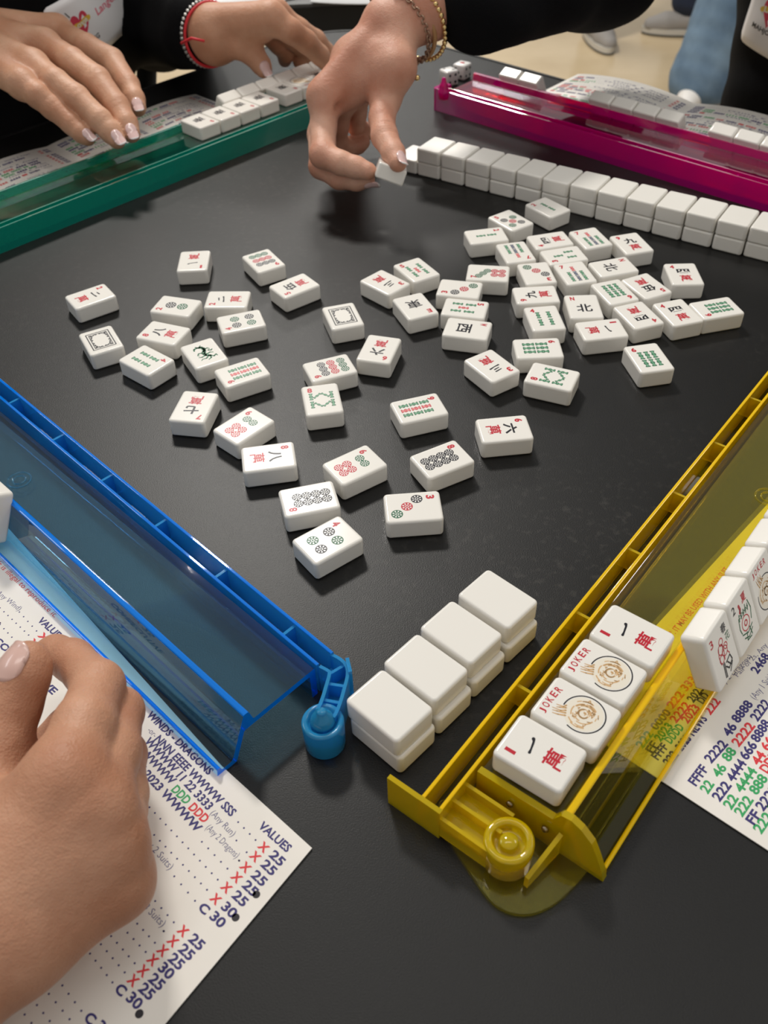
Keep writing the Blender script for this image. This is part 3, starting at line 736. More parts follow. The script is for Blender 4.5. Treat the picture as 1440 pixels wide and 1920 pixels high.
# cross channel between the pusher and the pivot
bs, bt = yel.pix(955, 1573, 17.0)
bm = bmesh.new()
for s_ in (ps0 - 2.0, ps0 + 7.0, ps0 + 15.5):
    add_box(bm, s_, s_ + 1.5, bt + 4, pt0 + .2, 2.4, 15.5)
add_box(bm, ps0 - 2.0, ps0 + 17, bt + 4, pt0 + .2, 8.6, 10.0)
yel.put(bm, 'hinge_arm')
bm = bmesh.new()
for (s_, t_) in ((ps0 + 3, pt0 - 5), (ps0 + 11.6, pt0 - 6.5)):
    add_tube(bm, [(s_ + 2.2 * math.cos(2 * math.pi * i / 20), t_ + 2.2 * math.sin(2 * math.pi * i / 20), 10.1) for i in range(20)], 0.22, 5, closed=True)
yel.put(bm, 'ejector_mark', None, True)
bm = bmesh.new()
add_lathe(bm, [(0, 2.4), (9.6, 2.4), (9.6, 15.6), (9.0, 16.6), (6.6, 16.6), (6.2, 15.2), (6.2, 12.4), (3.7, 12.4), (3.7, 15.0), (3.2, 15.8), (0, 15.8)], bs, bt, 44)
yel.put(bm, 'pivot_post')
# end plate closing the body, curved over the tray
bm = bmesh.new()
prof = [(0.6, 0), (0.6, 19.6), (-33, 20.4), (-36, 26.6), (-40, 27.4), (-44.5, 25.4), (-49.5, 20.5), (-52.5, 14.0), (-56.0, 5.2), (-57.2, 0)]
a = [bm.verts.new((-3.0, t, z)) for t, z in prof]; b = [bm.verts.new((-0.1, t, z)) for t, z in prof]
n = len(a); bm.faces.new(a); bm.faces.new(b[::-1])
for i in range(n): bm.faces.new((a[i], b[i], b[(i + 1) % n], a[(i + 1) % n]))
yel.put(bm, 'end_plate')
# diagonal stiffening web on the base plate
w0 = yel.pix(1052, 1566, 16); w1 = yel.pix(985, 1661, 3)
bm = bmesh.new()
dx, dy = w1[0] - w0[0], w1[1] - w0[1]; L_ = math.hypot(dx, dy); ax = (-dy / L_ * .9, dx / L_ * .9)
vs = []
for (c, z1) in ((w0, 17.0), (w1, 9.5)):
    for sg in (-1, 1):
        for z in (2.4, z1): vs.append(bm.verts.new((c[0] + ax[0] * sg, c[1] + ax[1] * sg, z)))
for qd in ((0, 1, 3, 2), (4, 6, 7, 5), (0, 4, 5, 1), (2, 3, 7, 6), (1, 5, 7, 3), (0, 2, 6, 4)): bm.faces.new([vs[i] for i in qd])
yel.put(bm, 'stiffening_web')
M_STEEL = mat('dull_steel', (0.35, 0.30, 0.22), 0.3, Metallic=1.0)
for px, py in ((957, 1506), (1023, 1553)):
    s_, t_ = yel.pix(px, py, 13)
    bm = bmesh.new(); add_lathe(bm, [(0, 0), (1.5, 0), (1.5, .8), (.9, 1.4), (0, 1.5)], 0, 0, 16)
    bmesh.ops.rotate(bm, cent=(0, 0, 0), matrix=Matrix.Rotation(math.radians(-90), 3, 'Y'), verts=bm.verts)
    for v in bm.verts: v.co += Vector((min(s_, -3.05), t_, 13))
    yel.put(bm, 'screw', M_STEEL)
s1, t1 = yel.pix(1054, 1515, 30.4)
for i, (k, lab) in enumerate((('1crak', 'one-of-characters tile on the yellow rack shelf nearest the pivot post'), ('joker', 'joker tile on the yellow rack shelf beside the end tile'),
                              ('joker', 'joker tile on the yellow rack shelf, second from the open shelf side'), ('1crak', 'one-of-characters tile on the yellow rack shelf farthest from the pivot post'))):
    yel.shelf_tile(k, s1 + 15.2 + i * 24.1, lab, 'tiles laid on the yellow rack shelf', t=-17.5 + (.5, -1.5, -.7, -1.4)[i], jit=(1.5, .3, -.5, 0)[i])
s1, t1 = yel.pix(1326, 1305, 4)
for i, (k, lab) in enumerate((('flower3', 'tile with red flowers and black pot, first in the yellow rack tray'), ('flower2', 'tile with green plant and red ring, second in the yellow rack tray'),
                              ('joker', 'joker tile standing third in the yellow rack tray'), (None, 'white tile standing fourth in the yellow rack tray'), (None, 'white tile standing fifth in the yellow rack tray'))):
    yel.hand_tile(k, s1 + 11.3 + i * 23.0, lab, 'tiles standing in the racks')

# --- green rack ------------------------------------------------------------
gO = 44.5; gd = (math.cos(math.radians(gO)), math.sin(math.radians(gO))); gn = (gd[1], -gd[0])
grn = Rack('tile_rack', 'clear emerald green plastic tile rack under the two hands', (gn[0] * -680, gn[1] * -680), gO, 1, M_TEAL)
grn.body(180, 634); grn.pusher(180, 640, 0.6, w=8.4, first=30, pitch=47)
s1 = grn.inv(unproj(390, 257, 30.4))[0]
for i, lab in enumerate(('first', 'second', 'third', 'fourth')):
    grn.shelf_tile('S', s1 + 18.5 + i * 23.4, 'black character tile on the green rack shelf, %s of four in front' % lab, 'tiles laid on the green rack shelf', t=-19.6)
s1 = grn.inv(unproj(553, 192, 30.4))[0]
for i, (k, lab) in enumerate((('E', 'black character tile beside the joker on the green rack shelf'), ('joker', 'joker tile on the green rack shelf by the reaching hand'), ('E', 'tile on the green rack shelf mostly hidden by the reaching hand'))):
    grn.shelf_tile(k, s1 + 18.0 + i * 23.2, lab, 'tiles laid on the green rack shelf', t=-22.5)
s1 = grn.inv(unproj(393, 187, 29))[0]
for i in range(7):
    grn.hand_tile(None, s1 + 12 + i * 23.1, 'white tile standing in the green rack, %s from the green shelf end' % ORD[i], 'tiles standing in the racks')

# --- pink rack -------------------------------------------------------------
pO = -43.7; pd = (math.cos(math.radians(pO)), math.sin(math.radians(pO))); pn = (pd[1], -pd[0])
pnk = Rack('tile_rack', 'clear magenta plastic tile rack behind the long double wall', (pn[0] * -717, pn[1] * -717), pO, 1, M_PNK)
pnk.body(-576, -130); pnk.pusher(-586, -130, 0.4, w=9.6, h=21, first=34, pitch=46)
bm = bmesh.new()
pts = []
for k in range(9):
    a = math.pi / 2 * k / 8; pts.append((-586 - 4.5 * math.sin(a) * 1.0, 10 - 4.5 + 4.5 * math.cos(a)))
pts += [(-590.5, 0.4), (-590.5, -9), (-582, -9), (-582, 0.4), (-586, 0.4)]
add_prism(bm, [(p[0], p[1]) for p in pts], 0, 20.6)
pnk.put(bm, 'hinge_block')
bs, bt = pnk.pix(832, 170, 21)
bm = bmesh.new(); add_lathe(bm, [(0, 14), (5.6, 14), (5.6, 21.4), (4.2, 23.2), (4.6, 25.4), (2.6, 29), (2.2, 31.6), (1.6, 33), (0, 33.4)], bs, bt, 24)
pnk.put(bm, 'pivot_cap')
for start, n, grp in (((922, 145, 30), 3, 'of the pair near the dice'), ((1092, 190, 30), 4, 'of the middle four'), ((1316, 252, 30), 5, 'of the last group')):
    s1 = pnk.inv(unproj(*start))[0]
    for i in range(n):
        if n == 3 and i == 2: continue
        pnk.hand_tile(None, s1 + 11.5 + i * 23.1, 'white tile standing in the pink rack, %s %s' % (ORD[i], grp), 'tiles standing in the racks')
# ------------------------------------------------------------------ printed score cards
class Print:
    """lettering laid on a card: every line runs between two points of the card (mm)"""
    def __init__(s): s.k = Ink()
    def line(s, txt, P, Q, h, m, bold=0.0, zf=None):
        vs, fs, (x0, x1, y0, y1) = glyph(txt, bold)
        d = (Q[0] - P[0], Q[1] - P[1]); L_ = math.hypot(*d); d = (d[0] / L_, d[1] / L_); n = (-d[1], d[0])
        kx = L_ / max(x1 - x0, .05); ky = h / 0.70
        b = len(s.k.v)
        for a, c in vs:
            u, v = (a - x0) * kx, c * ky
            x, y = P[0] + d[0] * u + n[0] * v, P[1] + d[1] * u + n[1] * v
            s.k.v.append((x, y, zf(x, y) if zf else 0))
        for f in fs: s.k.f.append(tuple(i + b for i in f)); s.k.m.append(s.k.mi(m))
    def dots(s, P, Q, step, r, m):
        d = (Q[0] - P[0], Q[1] - P[1]); L_ = math.hypot(*d); n = max(int(L_ / step), 1)
        for i in range(n + 1): s.k.disc(P[0] + d[0] * i / n, P[1] + d[1] * i / n, r, m, 0, 6)
    def mesh(s, name, z): return s.k.mesh(name, z, dz=1.0)

def card(name, label, poly, z, thick=0.5):
    c = sum(p[0] for p in poly) / len(poly), sum(p[1] for p in poly) / len(poly)
    root = empty(name, (0, 0, 0)); tag(root, label, 'score card', 'printed score cards on the table')
    bm = bmesh.new(); 
    a = sum(poly[i][0] * poly[(i + 1) % len(poly)][1] - poly[(i + 1) % len(poly)][0] * poly[i][1] for i in range(len(poly)))
    add_prism(bm, poly if a > 0 else poly[::-1], z - thick, z)
    obj('card_sheet', bm_mesh(bm, 'card_sheet'), M_CARD, root)
    return root

# --- card under the blue rack ---
ZB = 0.9
C1 = lambda x, y: unproj(x / 2.0867, 1000 + y / 2.0867, ZB)[:2]
R = unproj(585, 1590, ZB)[:2]
du = np.array([math.cos(math.radians(-43.5)), math.sin(math.radians(-43.5))]); dv = np.array([math.cos(math.radians(-128.5)), math.sin(math.radians(-128.5))])
e = unproj(410, 1440, ZB)[:2]; far = unproj(0, 1000, ZB)[:2]; far = far + (far - e) * .25 + dv * -6
poly = [far, e + dv * -1.5, R, R + dv * 140, R + dv * 140 - du * 235]
poly = [tuple(p) for p in poly]
cb = card('score_card', 'cream printed score card under the blue rack and the clenched hand', poly, ZB)
pr = Print()
def L1(t, a, b, h, m, bold=0.034): pr.line(t, C1(*a), C1(*b), h * (.88 if h > 3.5 else 1) if bold else h * .8, m, bold)
CAP = 3.3
L1('WINDS - DRAGONS', (571, 712), (815, 947), CAP, M_NAVY)
L1('-or-', (575, 772), (600, 800), 3.4, M_PGRY, 0)
L1('NNN EEEE WWWW SSS', (602, 808), (903, 1110), CAP + .15, M_NAVY)
L1('WWWW 11 22 3333', (562, 815), (812, 1085), CAP + .15, M_NAVY)
L1('(Any Run)', (820, 1098), (907, 1188), 3.4, M_PGRY, 0)
L1('NNN WWWW', (480, 790), (668, 985), CAP + .15, M_NAVY)
L1('DDD', (668, 1005), (726, 1062), CAP + .15, M_PGRN); L1('DDD', (735, 1075), (797, 1135), CAP + .15, M_PRED)
L1('(Any 2 Dragons)', (803, 1155), (922, 1273), 3.4, M_PGRY, 0)
L1('FF 2023 WWWW', (520, 905), (768, 1172), CAP + .15, M_NAVY)
def row(dots, x, num, c=False):
    if dots: pr.dots(C1(*dots[0]), C1(*dots[1]), 3.45, .42, M_NAVY)
    if x:
        X = np.array(x)
        L1('C' if c else 'X', X + (-12, 12), X + (16, 40), 3.2, M_NAVY if c else M_PRED, .04)
        L1(num, X + (32, 48), X + (78, 92), CAP + .15, M_NAVY)
row(((932, 1130), (1000, 1200)), (1018, 1213), '25')
row(((925, 1202), (965, 1248)), (985, 1250), '25')
row(((935, 1280), (936, 1281)), (947, 1292), '25')
row(((790, 1207), (890, 1312)), (912, 1332), '25')
row(((585, 1072), (852, 1355)), (872, 1372), '25')
row(((560, 1135), (810, 1395)), (830, 1417), '30')
L1('(Any 2 Suits)', (545, 1185), (662, 1318), 3.4, M_PGRY, 0)
row(((682, 1342), (763, 1438)), (785, 1455), '30', True)
row(((560, 1385), (680, 1522)), (702, 1543), '25')
L1('(Any 3 Suits)', (505, 1410), (632, 1542), 3.4, M_PGRY, 0)
row(((640, 1556), (641, 1557)), (662, 1583), '25')
row(((470, 1455), (606, 1602)), (622, 1620), '25')
row(((430, 1490), (570, 1638)), (583, 1657), '30')
row(((390, 1525), (527, 1682)), (545, 1700), '25')
row(((350, 1555), (488, 1718)), (506, 1738), '25')
row(((310, 1590), (440, 1757)), (458, 1775), '30', True)
row(((220, 1737), (318, 1868)), (338, 1888), '30', True)
row(((165, 1770), (300, 1935)), None, '')
row(((120, 1815), (220, 1940)), None, '')
row(((70, 1850), (150, 1950)), None, '')
L1('VALUES', (1008, 1148), (1122, 1250), CAP, M_NAVY)
L1('VALUES', (145, 342), (232, 420), CAP, M_NAVY)
L1('under copyright laws. It is illegal to reproduce it.', (-190, -40), (212, 330), 3.6, M_PRED, 0.0)
L1('(Any Wind)', (-22, 232), (72, 304), 3.4, M_PGRY, 0)
row(((76, 308), (143, 382)), (158, 388), '25')
row(((0, 292), (112, 398)), (120, 412), '25')
row(((0, 357), (78, 440)), None, '')
row(((0, 350), (1, 351)), (5, 500), '25'); L1('25', (-24, 552), (6, 585), CAP, M_NAVY)
L1('CONSECUTIVE', (-30, 420), (205, 632), CAP, M_NAVY)
for p in ((1003, 1413), (922, 1503), (545, 1880)):
    q = C1(*p); pr.k.disc(q[0], q[1], 1.5, M_PBLK, 0, 14)
obj('printing', pr.mesh('printing', ZB), None, cb)

# --- card under the yellow rack ---
C2 = lambda x, y: unproj(1140 + x / 3.693, 1080 + y / 3.693, ZB)[:2]
corner = unproj(1067, 1351, ZB)[:2]
e1 = unproj(1440, 1612, ZB)[:2] - unproj(1236, 1478, ZB)[:2]; e1 /= np.linalg.norm(e1)
e2 = unproj(1440, 944, ZB)[:2] - corner; e2 /= np.linalg.norm(e2)
poly = [tuple(p) for p in (corner, corner + e1 * 160, corner + e1 * 160 + e2 * 260, corner + e2 * 260)]
cy = card('score_card', 'cream printed score card under the yellow rack', poly, ZB)
pr = Print()
def L2(t, a, b, h, m, bold=0.034): pr.line(t, C2(*a), C2(*b), h * .76, m, bold)
GY, RD, NV = M_PGRN, M_PRED, M_NAVY
L2('ZERO IS "0". IT MAY BE USED WITH ANY SUIT.', (330, 565), (848, -50), 3.9, RD, 0.016)
L2('222', (236, 1200), (318, 1096), 4.6, GY); L2('0000', (335, 1072), (440, 946), 4.6, NV); L2('222', (448, 922), (532, 820), 4.6, RD); L2('3333', (545, 800), (640, 690), 4.6, RD)
L2('FF', (308, 1232), (352, 1168), 4.6, NV); L2('2023', (362, 1150), (452, 1042), 4.6, GY); L2('2222', (470, 1022), (575, 895), 4.6, RD); L2('2023', (590, 880), (670, 780), 4.6, NV)
L2('FFFF', (345, 1278), (420, 1185), 4.6, NV); L2('DDDD', (435, 1165), (530, 1050), 4.6, GY); L2('2023', (550, 1025), (640, 915), 4.6, RD); L2('DD', (660, 890), (705, 830), 4.6, NV)
L2('222', (425, 1320), (490, 1238), 4.6, NV); L2('2023 NEWS', (510, 1215), (690, 990), 4.6, NV); L2('222', (708, 965), (782, 868), 4.6, RD)
L2('(Any 2 Dragons)', (760, 800), (1000, 560), 3.0, M_PGRY, 0); L2('Pair of 2s, Any', (900, 700), (1108, 480), 3.0, M_PGRY, 0)
L2('2468', (1035, 680), (1125, 555), 4.8, NV)
L2('FFFF', (608, 1458), (697, 1338), 5.0, NV); L2('2222', (714, 1300), (834, 1166), 5.0, NV); L2('46', (845, 1118), (895, 1042), 5.0, NV); L2('8888', (902, 1022), (1008, 888), 5.0, NV); L2('(Any 1 Suit)', (1020, 858), (1150, 700), 4.0, M_PGRY, 0)
L2('22', (690, 1512), (738, 1442), 5.0, GY); L2('46', (772, 1402), (824, 1328), 5.0, GY); L2('88', (838, 1290), (893, 1215), 5.0, GY); L2('2222', (905, 1186), (1022, 1040), 5.0, RD); L2('2222', (1035, 1010), (1130, 880), 5.0, NV)
L2('222', (772, 1566), (858, 1452), 5.0, NV); L2('4444', (872, 1432), (962, 1298), 5.0, NV); L2('666', (962, 1278), (1036, 1172), 5.0, NV); L2('8888', (1040, 1158), (1130, 1020), 5.0, NV)
L2('22', (852, 1622), (906, 1540), 5.0, GY); L2('4444', (930, 1508), (1036, 1352), 5.0, GY); L2('44', (1046, 1318), (1098, 1240), 5.0, RD); L2('66', (1110, 1215), (1160, 1140), 5.0, RD)
L2('222', (928, 1672), (1010, 1552), 5.0, GY); L2('888', (1030, 1520), (1110, 1402), 5.0, GY); L2('DDD', (1105, 1370), (1190, 1240), 5.0, RD)
L2('FF', (1010, 1728), (1062, 1652), 5.0, NV); L2('2222', (1074, 1632), (1190, 1480), 5.0, NV)
L2('222', (1060, 1790), (1145, 1668), 5.0, GY); L2('DDDD', (1160, 1640), (1250, 1500), 5.0, GY)
obj('printing', pr.mesh('printing', ZB), None, cy)

# --- cards of the two far players: folded sheets that bow up between the creases ---
LINES = [('NEWS', NV), ('2222', RD), ('44', GY), ('6666', NV), ('88', RD), ('FFFF', NV), ('1111', GY), ('333', RD), ('5555', NV), ('DDDD', GY), ('2023', NV), ('777', RD), ('999', GY)]
def far_card(name, label, rack, s0, s1, t_in, t_out, folds, bow, seed):
    """sheet lying beyond a rack: s along the rack, t away from the table centre"""
    rnd = random.Random(seed)
    root = empty(name, (0, 0, 0)); tag(root, label, 'score card', 'printed score cards on the table')
    fs = [s0] + folds + [s1]
    def zf(s):
        for a, b in zip(fs, fs[1:]):
            if a <= s <= b: u = (s - a) / (b - a); return 1.0 + bow * (math.sin(math.pi * u) ** .8) * (b - a) / 90
        return 1.0
    N = 64
    bm = bmesh.new(); rows = []
    for lay, dz in ((0, 0), (1, -0.5)):
        for i in range(N + 1):
            s = s0 + (s1 - s0) * i / N
            for t in (t_in, t_out):
                x, y = rack.w(s, t); bm.verts.new((x, y, zf(s) + dz))
    bm.verts.ensure_lookup_table(); V = bm.verts; o = 2 * (N + 1)
    for i in range(N):
        a = 2 * i
        f = bm.faces.new((V[a], V[a + 2], V[a + 3], V[a + 1])); f.smooth = True
        f = bm.faces.new((V[o + a], V[o + a + 1], V[o + a + 3], V[o + a + 2])); f.smooth = True
        for e in (0, 1): bm.faces.new((V[a + e], V[o + a + e], V[o + a + 2 + e], V[a + 2 + e]))
    for a in (0, 2 * N): bm.faces.new((V[a], V[a + 1], V[o + a + 1], V[o + a]))
    bmesh.ops.recalc_face_normals(bm, faces=bm.faces)
    obj('card_sheet', bm_mesh(bm, 'card_sheet'), M_CARD, root)
    p = Print()
    sgn = 1 if rack.side > 0 else -1
    inv = lambda x, y: zf(rack.inv((x, y))[0]) + .12
    for a, b in zip(fs, fs[1:]):
        if b - a < 40: continue
        t = t_in - 4
        row_ = 0
        while t > t_out + 6:
            if row_ % 7 == 6: t -= 5; row_ += 1; continue
            s = a + 7
            while s < b - 34:
                w_, m_ = rnd.choice(LINES); wl = len(w_) * 2.5
                A, B = rack.w(s, t), rack.w(s + wl, t)
                # read from the player's side: baseline toward the player
                p.line(w_, B, A, 3.1, m_, .035, inv)
                s += wl + 2.2
                if rnd.random() < .18: break
            if s < b - 30:
                A, B = rack.w(s, t), rack.w(b - 22, t); p.line('(Any 3 Suits) ......', B, A, 2.4, M_PGRY, 0, inv)
            A, B = rack.w(b - 14, t), rack.w(b - 10, t); p.line('X', B, A, 2.8, RD, .03, inv)
            A, B = rack.w(b - 8.5, t), rack.w(b - 3, t); p.line('25', B, A, 2.8, NV, .03, inv)
            t -= 4.9; row_ += 1
    obj('printing', p.k.mesh('printing', 0.0, dz=1.0), None, root)
    return root
far_card('score_card', 'printed score card under the two hands behind the green rack', grn, 200, 560, -61, -146, [292, 385, 470], 3.0, 3)
far_card('score_card', 'printed score card bowing up behind the magenta rack', pnk, -532, -120, -61, -158, [-398, -270], 4.5, 5)

# --- two dice by the pink rack ---
M_DIE = mat('white_die', (0.82, 0.80, 0.77), 0.18)
def die(px, py, rz, top, front, right, label, red):
    x, y, _ = unproj(px, py, 0)
    o = empty('die', (x / 1000, y / 1000, 0), math.radians(rz)); tag(o, label, 'die', 'pair of dice beside the pink rack')
    bm = bmesh.new(); add_box(bm, -7.5, 7.5, -7.5, 7.5, 0, 15)
    bmesh.ops.bevel(bm, geom=bm.edges[:], offset=2.2, segments=4, profile=0.5, affect='EDGES')
    obj('die_body', bm_mesh(bm, 'die_body', True), M_DIE, o)
    PIP = {1: [(0, 0)], 2: [(-1, 1), (1, -1)], 3: [(-1, 1), (0, 0), (1, -1)], 4: [(a, b) for a in (-1, 1) for b in (-1, 1)], 6: [(a, b) for a in (-1, 1) for b in (-1, 0, 1)]}
    for nface, frame in ((top, 't'), (front, 'f'), (right, 'r')):
        for (u, v) in PIP[nface]:
            bm = bmesh.new(); r_ = 2.5 if nface == 1 else 1.35
            add_lathe(bm, [(0, 0.0), (r_, 0.0), (r_, .06), (0, .06)], 0, 0, 14)
            for w_ in bm.verts:
                a, b, c = w_.co.x + u * 3.4, w_.co.y + v * 3.4, w_.co.z
                w_.co = Vector((a, b, 15 + c)) if frame == 't' else (Vector((a, -7.5 - c, 7.5 + b)) if frame == 'f' else Vector((7.5 + c, a, 7.5 + b)))
            bmesh.ops.recalc_face_normals(bm, faces=bm.faces)
            obj('pip', bm_mesh(bm, 'pip'), M_RED if nface == 1 else M_BLK, o)
die(841, 158, 30, 2, 4, 1, 'white die with a red pip on its side, nearest the pink pivot', True)
die(866, 146, -38, 1, 3, 4, 'white die with the single red pip on top', True)
# ------------------------------------------------------------------ smooth bodies from blended tapered limbs
def smin(a, b, k):
    h = np.clip(0.5 + 0.5 * (b - a) / k, 0, 1)
    return b + (a - b) * h - k * h * (1 - h)

class Field:
    def __init__(s, lo, hi, h):
        s.h = h; s.lo = np.array(lo, float); s.n = np.ceil((np.array(hi, float) - s.lo) / h).astype(int) + 1
        s.D = np.full(s.n, 60.0, np.float32)
    def block(s, lo, hi):
        i0 = np.maximum(np.floor((np.array(lo) - s.lo) / s.h).astype(int), 0); i1 = np.minimum(np.ceil((np.array(hi) - s.lo) / s.h).astype(int) + 1, s.n)
        if np.any(i1 <= i0): return None
        ax = [(s.lo[k] + s.h * np.arange(i0[k], i1[k])).astype(np.float32) for k in range(3)]
        return tuple(slice(a, b) for a, b in zip(i0, i1)), np.meshgrid(*ax, indexing='ij')
    @staticmethod
    def cone(G, a, b, ra, rb):
        X, Y, Z = G; d = np.array(b, float) - np.array(a, float); L2 = max(float(d @ d), 1e-6)
        px, py, pz = X - a[0], Y - a[1], Z - a[2]
        t = np.clip((px * d[0] + py * d[1] + pz * d[2]) / L2, 0, 1)
        return np.sqrt((px - t * d[0]) ** 2 + (py - t * d[1]) ** 2 + (pz - t * d[2]) ** 2) - (ra + (rb - ra) * t)
    def add(s, chains, k_in, k_to, other=None):
        """chains: list of (a, b, ra, rb); blended with each other by k_in, then into the field by k_to"""
        E = np.full(s.n, 60.0, np.float32)
        for a, b, ra, rb in chains:
            m = max(ra, rb) + k_in + k_to + 4 * s.h
            bl = s.block(np.minimum(a, b) - m, np.maximum(a, b) + m)
            if bl is None: continue
            sl, G = bl; E[sl] = smin(E[sl], s.cone(G, a, b, ra, rb), k_in)
        return E
    def ball(s, c, r, amt):
        """soft raise (amt > 0) or hollow (amt < 0) about a point"""
        bl = s.block(np.array(c) - 2.6 * r, np.array(c) + 2.6 * r)
        if bl is None: return
        sl, (X, Y, Z) = bl
        s.D[sl] -= amt * np.exp(-((X - c[0]) ** 2 + (Y - c[1]) ** 2 + (Z - c[2]) ** 2) / (r * r))
    def crease(s, c, axis, r, amt, w=0.8):
        axis = np.array(axis, float); axis /= np.linalg.norm(axis)
        bl = s.block(np.array(c) - r * 1.6, np.array(c) + r * 1.6)
        if bl is None: return
        sl, (X, Y, Z) = bl
        px, py, pz = X - c[0], Y - c[1], Z - c[2]
        u = px * axis[0] + py * axis[1] + pz * axis[2]; q = px * px + py * py + pz * pz
        s.D[sl] += amt * np.exp(-(u / w) ** 2) * np.exp(-q / (r * r))

def surface_nets(D, lo, h):
    nx, ny, nz = D.shape
    S = D < 0
    c = [(i, j, k) for i in (0, 1) for j in (0, 1) for k in (0, 1)]
    sub = lambda A, o: A[o[0]:nx - 1 + o[0], o[1]:ny - 1 + o[1], o[2]:nz - 1 + o[2]]
    cnt = sum(sub(S, o).astype(np.int8) for o in c)
    mask = (cnt > 0) & (cnt < 8)
    ids = np.full(mask.shape, -1, np.int64); ids[mask] = np.arange(mask.sum())
    cells = np.argwhere(mask).astype(float)
    acc = np.zeros_like(cells); num = np.zeros(len(cells))
    vals = {o: sub(D, o)[mask] for o in c}
    for a in c:
        for ax in range(3):
            if a[ax] == 1: continue
            b = list(a); b[ax] = 1; b = tuple(b)
            va, vb = vals[a], vals[b]; cr = (va < 0) != (vb < 0)
            t = np.where(cr, va / np.where(cr, va - vb, 1), 0)
            p = np.tile(np.array(a, float), (len(cells), 1)); p[:, ax] += t
            acc[cr] += p[cr]; num[cr] += 1
    V = lo + h * (cells + acc / num[:, None])
    F = []
    for ax in range(3):
        u, v = (ax + 1) % 3, (ax + 2) % 3
        A = np.moveaxis(S, [ax, u, v], [0, 1, 2]); I = np.moveaxis(ids, [ax, u, v], [0, 1, 2])
        a0 = A[:-1, 1:-1, 1:-1]; a1 = A[1:, 1:-1, 1:-1]
        for flip, cond in ((False, a0 & ~a1), (True, ~a0 & a1)):
            w = np.argwhere(cond)
            if len(w) == 0: continue
            i, j, k = w.T
            q = np.stack([I[i, j, k], I[i, j + 1, k], I[i, j + 1, k + 1], I[i, j, k + 1]], 1)
            F.append(q[:, ::-1] if flip else q)
    F = np.concatenate(F); F = F[(F >= 0).all(1)]
    return V, F

def mesh_from(name, V, F, smooth_iter=1):
    me = bpy.data.meshes.new(name)
    me.vertices.add(len(V)); me.vertices.foreach_set('co', (np.asarray(V) / 1000).astype(np.float32).ravel())
    me.loops.add(len(F) * 4); me.loops.foreach_set('vertex_index', F.astype(np.int32).ravel())
    me.polygons.add(len(F)); me.polygons.foreach_set('loop_start', np.arange(0, 4 * len(F), 4, dtype=np.int32)); me.polygons.foreach_set('loop_total', np.full(len(F), 4, np.int32))
    me.polygons.foreach_set('use_smooth', np.ones(len(F), bool))
    me.update(); me.validate()
    if smooth_iter:
        bm = bmesh.new(); bm.from_mesh(me)
        for _ in range(smooth_iter): bmesh.ops.smooth_vert(bm, verts=bm.verts, factor=0.5, use_axis_x=True, use_axis_y=True, use_axis_z=True)
        bm.to_mesh(me); bm.free()
    return me

P3 = lambda px, py, z: np.array(unproj(px, py, z))

def hand_field(fingers, palm, extra=(), h=1.2, kf=3.0, kp=7.0, pad=8, clip=None):
    """fingers: lists of (point, radius) from knuckle to tip; palm: list of (a, b, ra, rb)"""
    pts = [p for f in fingers for p, r in f] + [q for c in palm for q in c[:2]]
    rs = max([r for f in fingers for p, r in f] + [max(c[2:]) for c in palm])
    lo = np.min(pts, 0) - rs - pad; hi = np.max(pts, 0) + rs + pad
    if clip: lo = np.maximum(lo, clip[0]); hi = np.minimum(hi, clip[1])
    Fd = Field(lo, hi, h)
    PD = Fd.add(palm, 9.0, kp)
    out = PD.copy()
    for f in fingers:
        ch = [(f[i][0], f[i + 1][0], f[i][1], f[i + 1][1]) for i in range(len(f) - 1)]
        E = Fd.add(ch, kf, kp)
        out = np.minimum(out, smin(E, PD, kp))
    Fd.D = out
    return Fd

def finger_detail(Fd, f, dorsal, nail=True):
    """knuckle swell, skin folds over the joints, pad"""
    for i in range(1, len(f) - 1):
        p, r = f[i]; ax = f[i + 1][0] - f[i - 1][0]; ax = ax / np.linalg.norm(ax)
        d = dorsal - ax * (dorsal @ ax); d = d / np.linalg.norm(d)
        Fd.ball(p + d * r * .7, r * .8, .55)
        for o in (-2.4, -.8, .9, 2.5): Fd.crease(p + d * r + ax * o, ax, r * .62, .34, .55)
        Fd.crease(p - d * r, ax, r * .7, .45, .7)

